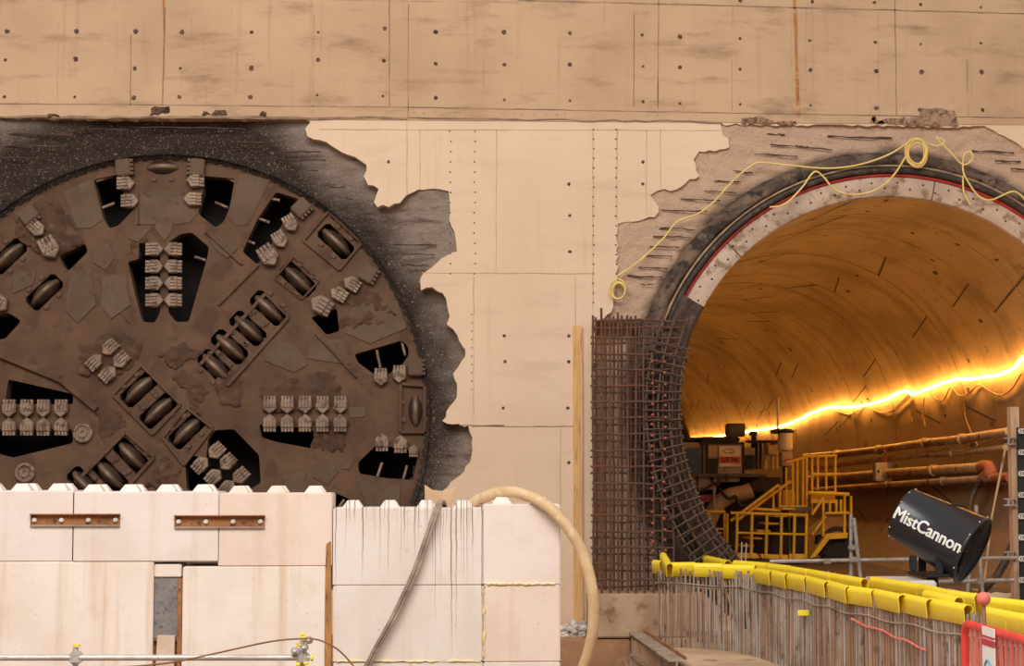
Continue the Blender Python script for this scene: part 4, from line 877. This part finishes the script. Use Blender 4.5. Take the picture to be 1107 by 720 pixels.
m = MB(); m.tube(sm([PY(x, y, YR-.08) for x, y in ((120, 722), (180, 717), (230, 707), (290, 694), (325, 690.5), (345, 692), (365, 702), (382, 720), (390, 735))]), .008, 6)
tag(m.build('wire', mk('brown_wire', (146, 100, 72), (120, 80, 58), 4, .7)), 'thin brown wire draped over the guard rail clamps', 'wire')

# ------------------------------------------------------------------ red barrier, yellow posts
M_REDB = mk('red_barrier_plastic', (232, 66, 58), (220, 56, 50), 3, .45, bump=.05)
M_PINK = mk('faded_red_slat', (222, 120, 106), (212, 106, 94), 3, .5)
ZB = 1.0; p0 = PZ(1045, 674, ZB); p1 = PZ(1110, 694, ZB); d = (p1-p0).normalized(); p2 = p0+d*1.9
t = empty('safety_barrier', (p0.x, p0.y, 0), 'red plastic safety barrier with a white notice in front of the starter bars', 'barrier')
m = MB(); a = p0-d*.03; m.tube(sm([Vector((a.x-d.x*.03, a.y-d.y*.03, 0)), Vector((a.x-d.x*.03, a.y-d.y*.03, .5)), Vector((a.x-d.x*.03, a.y-d.y*.03, ZB-.12)), a+Vector((0, 0, -.04)), p0+d*.06, p0+d*.4, p2, p2+Vector((0, 0, -.12)), Vector((p2.x, p2.y, 0))], 6), .03, 10); m.build('frame', M_REDB, t)
for k in range(13):
    q = p0+d*(.12+.13*k); m = MB(); m.prism([(q.x, q.y, .12), (q.x+d.x*.045, q.y+d.y*.045, .12), (q.x+d.x*.045, q.y+d.y*.045, ZB), (q.x, q.y, ZB)], (-d.y, d.x, 0), -.008, .008); m.build('slat', M_PINK, t)
m = MB(); q = p0+d*.0; m.tube([Vector((q.x, q.y, .12)), Vector((p2.x, p2.y, .12))], .025, 8); m.build('bottom_rail', M_REDB, t)
nn = Vector((-d.y, d.x, 0)); nn = nn if nn.dot(CAM-p0) > 0 else -nn
def panel(s0_, s1_, z0, z1, mat, name, o, par=t):
    m = MB(); m.prism([Vector((p0.x, p0.y, 0))+d*s0_+nn*.034+Vector((0, 0, z0)), Vector((p0.x, p0.y, 0))+d*s1_+nn*.034+Vector((0, 0, z0)), Vector((p0.x, p0.y, 0))+d*s1_+nn*.034+Vector((0, 0, z1)), Vector((p0.x, p0.y, 0))+d*s0_+nn*.034+Vector((0, 0, z1))], nn, 0, o); return m.build(name, mat, par)
def sat(px):   # distance along the barrier seen at column px
    best = min(range(400), key=lambda i: abs((lambda v: (W/2+F*v.dot(rt)/v.dot(fw)))(p0+d*(i*.005)-CAM)-px)); return best*.005
s1_, s2_ = sat(1068), sat(1081)
pn = panel(s1_, s2_, .1, ZB+.03, M_WHT, 'notice', .01); panel(s1_, s2_, ZB-.1, ZB-.055, mk('notice_red', (196, 40, 64), (190, 38, 60), 3, .5), 'red_band', .014, pn); panel(s1_, s2_, ZB-.045, ZB-.03, MATS['notice_red'], 'red_band', .014, pn)
m = MB(); c = Vector((p0.x, p0.y, ZB-.3))+d*((s1_+s2_)/2)+nn*.048; W2 = (s2_-s1_)*.3
ring = [c+d*math.cos(a)*W2+Vector((0, 0, math.sin(a)*.1)) for a in np.linspace(0, 2*math.pi, 25)]; m.tube(ring, .008, 6); m.tube([c+d*(-.02)+Vector((0, 0, -.05)), c+Vector((0, 0, .02)), c+d*.02+Vector((0, 0, .05))], .012, 6); m.build('blue_symbol', mk('notice_blue', (96, 168, 200), (86, 158, 192), 3, .5), pn)
for x, lab in ((1089.5, 'yellow post behind the red barrier, nearer the white notice'), (1096, 'yellow post behind the red barrier, beside the other yellow post')):
    a = PY(x, 678, -9.6); m = MB(); m.tube([a, (a.x, a.y, 0)], .021, 10); m.lathe([(0, .026), (.02, .026), (.03, .02), (.03, 0)], a-Vector((0, 0, .015)), (0, 0, 1), 10); tag(m.build('marker_post', M_YT), lab, 'post', 'yellow posts behind the red barrier')

# ------------------------------------------------------------------ ropes on the wall
M_ROPE = mk('yellow_rope', (232, 204, 124), (214, 184, 104), 6, .8)
def rope(pts, Y, label, name='rope', r=.013, mat=M_ROPE, grp='ropes at the tunnel mouth', cat='rope'):
    m = MB(); m.tube(sm([PY(x, y, Y if not isinstance(Y, list) else Y[i]) for i, (x, y) in enumerate(pts)], 7), r, 7); return tag(m.build(name, mat), label, cat, grp)
rope([(668, 298), (689, 284), (716, 259), (732, 240), (755, 231), (772, 218), (793, 195), (814, 178), (827, 176), (855, 179), (895, 182), (929, 178), (961, 167), (985, 152)], [-.06]*8+[-.12, -.16, -.2, -.24, -.26, -.28], 'long yellow rope from the small coil up to the big coil')
rope([(832, 224), (848, 221), (866, 204), (880, 186), (890, 191), (900, 203), (912, 209), (929, 210), (947, 205), (964, 192), (978, 171), (986, 152)], -.26, 'yellow rope sagging across the pale ring end left of the big coil')
rope([(1004, 155), (1013, 158), (1021, 153), (1012, 149), (1027, 164), (1041, 178), (1051, 172), (1049, 164), (1042, 168), (1041, 183), (1045, 194), (1058, 212), (1072, 216), (1096, 207), (1110, 218)], -.22, 'yellow rope looping down right of the big coil')
rope([(1041, 190), (1042, 208), (1049, 221)], -.2, 'short yellow rope tail on the pale ring end')
def coil(cx_, cy_, rx, ry, n, Y, label):
    pts = []
    for k in range(n*16+1):
        a = k/16*2*math.pi; j = 1+.1*math.sin(a*.37+1); pts.append((cx_+rx*j*math.sin(a)+1.2*math.sin(a*.21), cy_+ry*j*-math.cos(a)+(1-math.cos(a*.3))*1.5))
    m = MB(); m.tube([PY(x, y, Y+.02*math.sin(i*.11)) for i, (x, y) in enumerate(pts)], .012, 6); tag(m.build('rope_coil', M_ROPE), label, 'rope coil', 'rope coils')
coil(990.5, 164, 10.5, 13.5, 7, -.28, 'big yellow rope coil hanging above the tunnel crown'); coil(668, 312, 7.5, 9.5, 3, -.07, 'small yellow rope coil hanging on the wall above the rebar cage')

# ------------------------------------------------------------------ tunnel lights
M_LED = emit('warm_led_tube', (1, .49, .10, 1), 56)
led = [(1240, 352), (1180, 366), (1140, 374), (1107, 388), (1090, 402), (1060, 408), (1040, 409), (1020, 414), (990, 425), (978, 423), (960, 431), (940, 437), (918, 440), (900, 440), (880, 446), (860, 456), (840, 462), (820, 465), (800, 468), (785, 470.5), (770, 473), (757, 474.5), (745, 476)]
def hang(i): return R_IN-.05-.11*abs(math.sin(i*1.1))
Q = sm([PT(x, y, R_IN-.06) for x, y in led], 8)
def pull(p, r): q = Vector((p.x-TX, 0, p.z-TZ)); q = q*(r/q.length); return Vector((TX+q.x, p.y, TZ+q.z))
Q = [pull(p, R_IN-.05-.10*abs(math.sin(p.y*math.pi/RING/1.0))) for p in Q]
t = tag(MB().tube(Q, .022, 6).build('light_string', M_LED), 'glowing warm light string along the tunnel wall', 'light string')
M_WIRE = mk('pale_wire', (176, 136, 84), (140, 104, 62), 4, .7)
def wirep(pts, R, label, r=.014, name='cable', mat=M_WIRE, grp='wires on the tunnel wall', cat='wire'):
    m = MB(); m.tube(sm([PT(x, y, R) for x, y in pts], 6), r, 6); return tag(m.build(name, mat), label, cat, grp)
wirep([(1104, 404), (1094, 420), (1082, 427), (1070, 423), (1058, 416), (1046, 426), (1036, 427), (1028, 418), (1020, 432), (1010, 430), (1003, 422)], R_IN-.05, 'pale wire looping under the brightest stretch of the light string')
wirep([(985, 428), (975, 437), (966, 443), (955, 446), (945, 443), (938, 436), (930, 442), (918, 448), (905, 444)], R_IN-.05, 'pale wire looping under the middle of the light string')
wirep([(999, 430), (998, 448), (1000, 460)], R_IN-.05, 'short wire dangling from the light string with a pale end'); wirep([(986, 432), (985, 446), (986, 455)], R_IN-.05, 'short wire dangling left of the pale ended one')
wirep([(1042, 438), (1044, 452), (1050, 468), (1057, 482)], R_IN-.06, 'thin wire hanging from the wall down to the pipes'); wirep([(996, 478), (1008, 488), (1022, 484)], R_IN-.22, 'thin wire slung between the upper pipes')
wirep([(1020, 476), (1032, 488), (1052, 484), (1075, 474), (1086, 468)], R_IN-.25, 'long slack wire slung along the upper pipes to the post')
# ------------------------------------------------------------------ pipes on the right-hand wall
M_PIPE = mk('tan_pipe', (206, 170, 124), (176, 142, 100), 2, .6, .15, c3=(104, 74, 46))
M_ORG = mk('orange_rusty_elbow', (168, 92, 56), (140, 74, 44), 4, .7)
def pipe(pts, R, r, label, elbow=None):
    P_ = [PT(x, y, R) for x, y in pts]; t = empty('pipe', P_[0], label, 'pipe', 'pipes along the tunnel wall')
    m = MB(); m.tube(sm(P_, 5), r, 12); m.build('pipe_run', M_PIPE, t)
    for k in range(1, len(P_)-1):
        dd = (P_[k+1]-P_[k-1]).normalized(); m = MB(); m.lathe([(-.05, r), (-.05, r*1.3), (.05, r*1.3), (.05, r)], P_[k], dd, 14); m.build('pipe_joint', M_PIPE, t)
    if elbow:
        m = MB(); e = [PT(x, y, R-.02) for x, y in elbow]; m.tube(sm(e, 5), r*1.35, 12); m.build('elbow', M_ORG, t)
pipe([(1091, 467), (1040, 474.5), (1000, 479), (950, 486), (905, 491), (870, 494)], R_IN-.2, .075, 'topmost tan pipe on the tunnel wall')
pipe([(1087, 484), (1030, 490), (980, 494), (905, 503), (875, 506)], R_IN-.2, .05, 'second tan pipe from the top on the tunnel wall')
pipe([(1065, 505), (1010, 508.5), (960, 511.5), (905, 516), (875, 518)], R_IN-.2, .085, 'third tan pipe from the top, ending in an orange elbow', [(1062, 505), (1070, 505.5), (1071, 512), (1064, 518)])
pipe([(1090, 516), (1020, 520), (960, 524), (905, 528), (880, 530)], R_IN-.2, .06, 'lowest tan pipe, ending in an orange stub by the post', [(1076, 517), (1084, 516.5), (1092, 516)])
M_DHOSE = mk('dark_hose', (70, 56, 44), (52, 42, 34), 4, .6)
wirep([(1064, 518), (1055, 528), (1049, 545), (1046, 570), (1040, 600), (1030, 620)], R_IN-.35, 'dark hose dropping from the orange elbow behind the spray fan', .05, 'hose', M_DHOSE, 'hoses in the tunnel', 'hose')
m = MB(); m.tube(sm([PY(x, y, -.9) for x, y in ((1100, 575), (1090, 600), (1078, 622), (1062, 640))]+[PZ(1050, 668, .06)], 6), .055, 10); tag(m.build('hose', M_DHOSE), 'dark hose curving down beside the black clip board', 'hose', 'hoses in the tunnel')
a = PT(946, 500, R_IN-.48); b = PT(964, 520, R_IN-.33); t = empty('junction_box', (a.x, a.y, b.z), 'pale electrical junction box mounted over the pipes', 'junction box')
sc_ = F/(a-CAM).dot(fw); bw, bh = 18/sc_, 20/sc_
m = MB(); m.box((a.x, a.y-.05, a.z-bh), (a.x+bw, a.y+.2, a.z), bev=.012); m.build('case', mk('junction_grey', (206, 192, 160), (190, 174, 142), 4, .6), t)
m = MB(); m.box((a.x+bw*.1, a.y-.062, a.z-bh*.55), (a.x+bw*.2, a.y-.05, a.z-bh*.4)); m.build('latch', M_BLKI, t)
m = MB(); m.tube(sm([(a.x+bw*.7, a.y+.05, a.z), (a.x+bw*.75, a.y+.05, a.z+.1), (a.x+bw*.6, a.y+.08, a.z+.25)]), .016, 6); m.build('red_lead', M_RED, t)
# slanted rod by the post
m = MB(); m.tube([PY(1087, 484, -1.0), PY(1072, 560, -1.0), PY(1063, 640, -1.0)], .016, 6); tag(m.build('rod', M_PIPE), 'thin tan rod slanting from the upper pipes behind the spray fan', 'rod')

# ------------------------------------------------------------------ machine inside the tunnel
M_CREAM = mk('cream_machine_paint', (196, 174, 144), (168, 146, 118), 2, .55, bump=.1, c3=(120, 98, 74), t3=.64)
M_MDK = mk('machine_dark', (44, 36, 30), (60, 50, 40), 3, .7)
M_GREYM = mk('machine_grey', (112, 100, 88), (90, 80, 70), 3, .6)
M_YST = mk('yellow_stair_paint', (244, 196, 50), (228, 176, 40), 2.5, .55, bump=.1, c3=(150, 98, 30), t3=.66)
M_GLASS = mk('dark_window', (34, 30, 26), (44, 38, 32), 3, .15)
YQ = 11.5
def bpx(x0, y0, x1, y1, Y, dep, name, mat, par, bev=.02):
    a, b = PY(x0, y0, Y), PY(x1, y1, Y); m = MB(); m.box((a.x, Y, b.z), (b.x, Y+dep, a.z), bev=bev); return m.build(name, mat, par)
mc = empty('service_vehicle', (PY(780, 600, YQ).x, YQ, zf), 'cream service machine with a red banded sign inside the tunnel', 'machine')
bpx(722, 478, 803, 512, YQ, 5, 'housing', M_CREAM, mc); bpx(803, 484, 818, 508, YQ+.2, 4, 'housing', M_CREAM, mc); w_ = bpx(734, 484, 757, 512, YQ-.03, .05, 'window', M_GLASS, mc, .006); bpx(734, 497.6, 757, 498.6, YQ-.05, .02, 'window_bar', M_GREYM, w_, 0)
bpx(765.5, 481.5, 775.5, 495, YQ-.06, .08, 'panel', M_CREAM, mc, .008)
sg = bpx(777, 482, 801, 504.5, YQ-.06, .05, 'sign', mk('sign_cream', (244, 232, 214), (216, 196, 170), 3, .5), mc, .006); bpx(777.6, 493.5, 800.4, 500.5, YQ-.075, .02, 'red_band', mk('sign_red', (204, 84, 44), (196, 76, 40), 3, .5), sg, 0)
def text(body, c, h, Y, mat, name, par):
    f = bpy.data.curves.new('t', 'FONT'); f.body = body; f.size = 1; f.offset = .02; f.align_x = 'CENTER'; f.align_y = 'CENTER'; f.resolution_u = 3
    fo = bpy.data.objects.new('t', f); C.objects.link(fo); tm = bpy.data.meshes.new_from_object(fo.evaluated_get(bpy.context.evaluated_depsgraph_get())); bpy.data.objects.remove(fo)
    m = MB(); m.add([(c.x+v.co.x*h, Y, c.z+v.co.y*h) for v in tm.vertices], [tuple(p.vertices) for p in tm.polygons]); return m.build(name, mat, par)
text('LP 94', PY(789, 497.3, YQ-.08), .13, YQ-.079, M_BLKI, 'lettering', sg)
m = MB(); c = PY(788, 487.5, YQ-.07); m.tube([c+Vector((math.cos(a)*.1, 0, math.sin(a)*.045)) for a in np.linspace(0, 2*math.pi, 21)], .006, 5); m.build('emblem', M_GREYM, sg)
bpx(722, 473, 760, 477, YQ+.1, 4, 'roof_rail', M_MDK, mc); bpx(758, 472, 800, 478, YQ-.1, 1.5, 'roof_duct', M_MDK, mc, .03); bpx(788, 457.5, 806, 472, YQ+.5, .5, 'air_box', M_GREYM, mc)
bpx(722, 512, 830, 516, YQ-.1, 4.5, 'deck', M_GREYM, mc); bpx(722, 516, 768, 530, YQ+.1, 3, 'skirt', M_CREAM, mc); bpx(771, 516, 800, 521, YQ+.1, 3, 'skirt', M_CREAM, mc)
bpx(722, 530, 850, 606, YQ+1.2, 3.5, 'chassis', M_MDK, mc); bpx(800, 516, 845, 532, YQ+.8, 3, 'engine', M_MDK, mc)
bpx(748, 535, 776, 543, YQ-.1, .3, 'tail_light', mk('red_lamp_plastic', (170, 40, 26), (150, 34, 22), 3, .4), mc); bpx(745, 543, 800, 548, YQ-.0, .4, 'bumper', M_MDK, mc)
m = MB(); m.tube(sm([PY(x, y, YQ-.05) for x, y in ((812, 530), (804, 533), (792, 535), (781, 541), (772, 551), (766, 564))], 6), .16, 14); m.build('exhaust_pipe', M_CREAM, mc)
for x0, y0, x1, y1 in ((740, 528, 772, 522), (772, 522, 778, 515), (778, 528, 795, 536), (795, 536, 806, 545)):
    m = MB(); a, b = PY(x0, y0, YQ-.2), PY(x1, y1, YQ-.2); m.tube(sm([a, a.lerp(b, .5)+Vector((0, -.05, -.12)), b]), .03, 7); m.build('hydraulic_hose', M_MDK, mc)
for x in (818, 822, 827, 835, 839):
    m = MB(); m.tube([PY(x, 476, YQ+.2), PY(x, 507, YQ+.2)], .045 if x % 2 else .03, 8); m.build('stanchion', M_CREAM if x % 2 else M_MDK, mc)
bpx(812, 466, 819, 471, YQ+.2, .3, 'lamp_head', M_MDK, mc); m = MB(); m.tube([PY(815, 470, YQ+.3), PY(815, 505, YQ+.3)], .06, 8); m.build('mast', M_MDK, mc); bpx(830, 481, 841, 492, YQ-.1, .4, 'control_box', M_CREAM, mc)
bpx(808, 476, 845, 479, YQ, .3, 'cross_rail', M_MDK, mc)
m = MB(); m.tube([PY(772, 525, YQ-.2), PY(772, 556, YQ-.2)], .03, 8); m.build('strut', M_CREAM, mc)
for x in (759, 763.5, 803.5): bpx(x, 478, x+1.6, 512, YQ-.08, .1, 'frame_post', M_MDK, mc, .004)
bpx(757, 478, 803, 480, YQ-.09, .1, 'frame_rail', M_MDK, mc, .004); bpx(765, 496, 776, 512, YQ-.05, .06, 'recess_panel', M_MDK, mc, .004); bpx(806, 492, 816, 507, YQ+.1, .12, 'valve_box', M_MDK, mc)
for x, y0, y1 in ((741, 505, 531), (753, 514, 530), (785, 512, 522)): bpx(x, y0, x+2, y1, YQ-.12, .06, 'bracket', M_MDK, mc, .004)
# silo
YO = 10.6; c = PY(849, 505, YO); t = empty('filter_canister', (c.x, YO, zf), 'pale cylindrical canister on a post with red striped box', 'canister'); sc_ = F/(25+YO)
def zy(y): return PY(849, y, YO).z
m = MB(); m.lathe([(zy(487), 0), (zy(487), 7.5/sc_), (zy(485), 8/sc_), (zy(469), 8/sc_), (zy(467), 7.5/sc_), (zy(467), 0)], (c.x, YO, 0), (0, 0, 1), 24); m.build('canister', mk('canister_cream', (240, 224, 196), (226, 206, 176), 3, .5), t)
m = MB(); m.lathe([(zy(468), 0), (zy(468), 9.5/sc_), (zy(466), 10/sc_), (zy(464.5), 8/sc_), (zy(463), 0)], (c.x, YO, 0), (0, 0, 1), 20); m.build('lid', M_MDK, t)
m = MB(); m.tube([(c.x, YO, zf), (c.x, YO, zy(487))], .06, 8); m.build('post', M_MDK, t)
bx_ = bpx(845, 488, 857.5, 504, YO-.2, .35, 'case', M_CREAM, t)
for k in range(3):
    x = 847+k*3; m = MB(); m.prism([PY(x, 500, YO-.21), PY(x+1.6, 500, YO-.21), PY(x+3.6, 496, YO-.21), PY(x+2, 496, YO-.21)], (0, -1, 0), 0, .01); m.build('red_stripe', M_RED, bx_)
m = MB(); m.tube([PY(840.5, 466, YO), PY(841, 430, YO)], .022, 6); m.build('aerial', M_BOLT, t)
m = MB(); m.box((PY(833, 465, YO).x, YO-.1, zy(469)), (PY(843, 465, YO).x, YO+.1, zy(464)), bev=.02); m.build('camera_head', M_MDK, t)
# yellow stairs and platform
YP = 8.0
st = empty('yellow_stair', (PY(850, 604, YP).x, YP, zf), 'yellow access stair and railed platform in front of the cream machine', 'stair')
def yt(p, q, name, Y=YP, r=.028, Y1=None):
    m = MB(); m.tube([PY(*p, Y), PY(*q, Y if Y1 is None else Y1)], r, 8); return m.build(name, M_YST, st)
yt((790, 554.5), (873, 557), 'top_rail'); yt((795, 576), (873, 578), 'mid_rail', r=.022)
for x in (797, 813, 829, 845, 859, 872): yt((x, 555), (x-1, 603), 'post')
def ypl(poly, Y, name, th=.05): 
    m = MB(); m.prism([PY(*p, Y) for p in poly], (0, 1, 0), 0, th, bev=.006); return m.build(name, M_YST, st)
yt((750, 553), (784, 553.5), 'top_rail', YP+2.2); yt((750, 571), (784, 572), 'mid_rail', YP+2.2, .02)
for x in (753, 767, 783): yt((x, 553), (x, 600), 'post', YP+2.2, .024)
for x0, x1 in ((816, 831), (833, 852), (855, 871)): bpx(x0, 559, x1, 598, YP+1.25, .12, 'cabinet', M_MDK, st)
ypl([(788, 597), (818, 598), (822, 603), (817, 604), (793, 603)], YP, 'toe_board'); ypl([(821, 599), (852, 600), (852, 605), (824, 604)], YP, 'toe_board'); ypl([(853, 599), (873, 599), (873, 606), (853, 606)], YP, 'toe_board')
m = MB(); a, b = PY(788, 604, YP), PY(873, 606, YP); m.box((a.x, YP, b.z-.04), (b.x, YP+1.4, b.z)); m.build('platform', M_GREYM, st)
m = MB(); m.box((a.x+.1, YP+.2, zf), (b.x-.1, YP+1.2, b.z-.04)); m.build('base_frame', M_MDK, st)
yt((790, 563), (842, 524), 'handrail', YP+.2, .03); yt((798, 562), (855, 520), 'handrail', YP+.6, .03); yt((786, 555), (786, 598), 'post', YP+1.2)
for k in range(6):
    x = 800+k*9; y = 590-k*8; p = PY(x, y, YP+.4); m = MB(); m.box((p.x, YP+.3, p.z-.015), (p.x+.24, YP+1.0, p.z+.015)); m.build('tread', M_YST, st)
for x, y0, y1 in ((836, 528, 552), (843, 524, 552), (850, 505, 552), (857, 500, 550), (862, 497, 548), (868, 494, 548), (872, 494, 556), (878, 493, 556), (884, 494, 530), (893, 494, 530), (903, 494, 532)): yt((x, y0), (x, y1), 'post', YP+.8, .024)
yt((850, 500), (872, 494), 'top_rail', YP+.8); yt((868, 493.5), (905, 493), 'top_rail', YP+.8); yt((878, 513), (904, 513), 'mid_rail', YP+.8, .035); yt((812, 550), (844, 552), 'mid_rail', YP+.6); yt((844, 548), (872, 548), 'mid_rail', YP+.7)
ypl([(877, 531), (903, 531), (903, 544), (877, 544)], YP+.5, 'stair_box'); yt((874, 533), (918, 534.5), 'top_rail', YP+.3, .035); yt((892, 555), (918, 554.5), 'mid_rail', YP+.3)
for x, y0, y1 in ((890, 540, 580), (897, 540, 554), (904, 540, 554), (909, 540, 554), (913, 534, 580), (920, 536, 580)): yt((x, y0), (x, y1), 'post', YP+.3, .026)
yt((878, 556), (890, 538), 'brace', YP+.3); yt((878, 578), (893, 558), 'brace', YP+.3)
m = MB(); m.prism([PY(x, y, YP+.4) for x, y in ((892, 556), (912, 556), (912, 576), (884, 578), (872, 582), (873, 572))], (0, 1, 0), 0, .08); m.build('side_panel', mk('ochre_panel', (170, 122, 50), (150, 106, 44), 3, .6), st)
ypl([(875, 604), (894, 577), (917, 576), (916, 582), (897, 583), (882, 602)], YP+.25, 'fender', .5)
m = MB(); m.box((PY(846, 548, YP+.6).x, YP+.6, PY(860, 552, YP+.6).z), (PY(876, 548, YP+.6).x, YP+1.6, PY(860, 548, YP+.6).z)); m.build('landing', M_GREYM, st)
bpx(846, 530, 860, 547, YP+1.2, .5, 'pump', M_YST, st)
m = MB()
c = PY(905, 602, YP+.45); m.lathe([(-.14, .14), (-.16, .3), (-.12, .36), (.12, .36), (.16, .3), (.14, .14)], (c.x, c.y+.1, zf+.36), (0, 1, 0), 28); m.lathe([(-.12, 0), (-.12, .15), (-.14, .15)], (c.x, c.y+.1, zf+.36), (0, 1, 0), 16)
for k in range(22):
    a = k*math.pi/11; T = Matrix.Translation((c.x+math.cos(a)*.36, c.y+.1, zf+.36+math.sin(a)*.36)) @ Matrix.Rotation(-a, 4, 'Y'); m.box((-.02, -.13, -.025), (.012, .13, .025), M=T)
m.build('wheel', mk('tyre_rubber', (40, 34, 30), (52, 44, 38), 5, .8), st)

# small marks on the starter bars
def fpt(px, z, off):   # point on the near face of the starter bars seen at column px
    i = min(range(len(fc)), key=lambda k: abs((lambda v: W/2+F*v.dot(rt)/v.dot(fw))(fc[k]-CAM)-px)); p = fc[i]; d = (fc[min(i+1, len(fc)-1)]-fc[max(i-1, 0)]).normalized(); n_ = Vector((d.y, -d.x, 0))
    return Vector((p.x, p.y, z))+n_*off
m = MB(); m.tube([fpt(x, .72-.0015*(x-925)+.012*math.sin(x), .035) for x in range(925, 1006, 8)], .011, 6)
tag(m.build('warning_tape', mk('red_tape', (214, 84, 76), (232, 150, 136), 30, .6)), 'strip of red warning tape tied along the starter bars', 'tape')
c = fpt(872, .66, .05); m = MB(); m.box((c.x-.06, c.y-.012, c.z-.03), (c.x+.06, c.y, c.z+.03), bev=.004); tag(m.build('marker_tag', M_YEL), 'small yellow tag on the starter bars below the caps', 'tag')
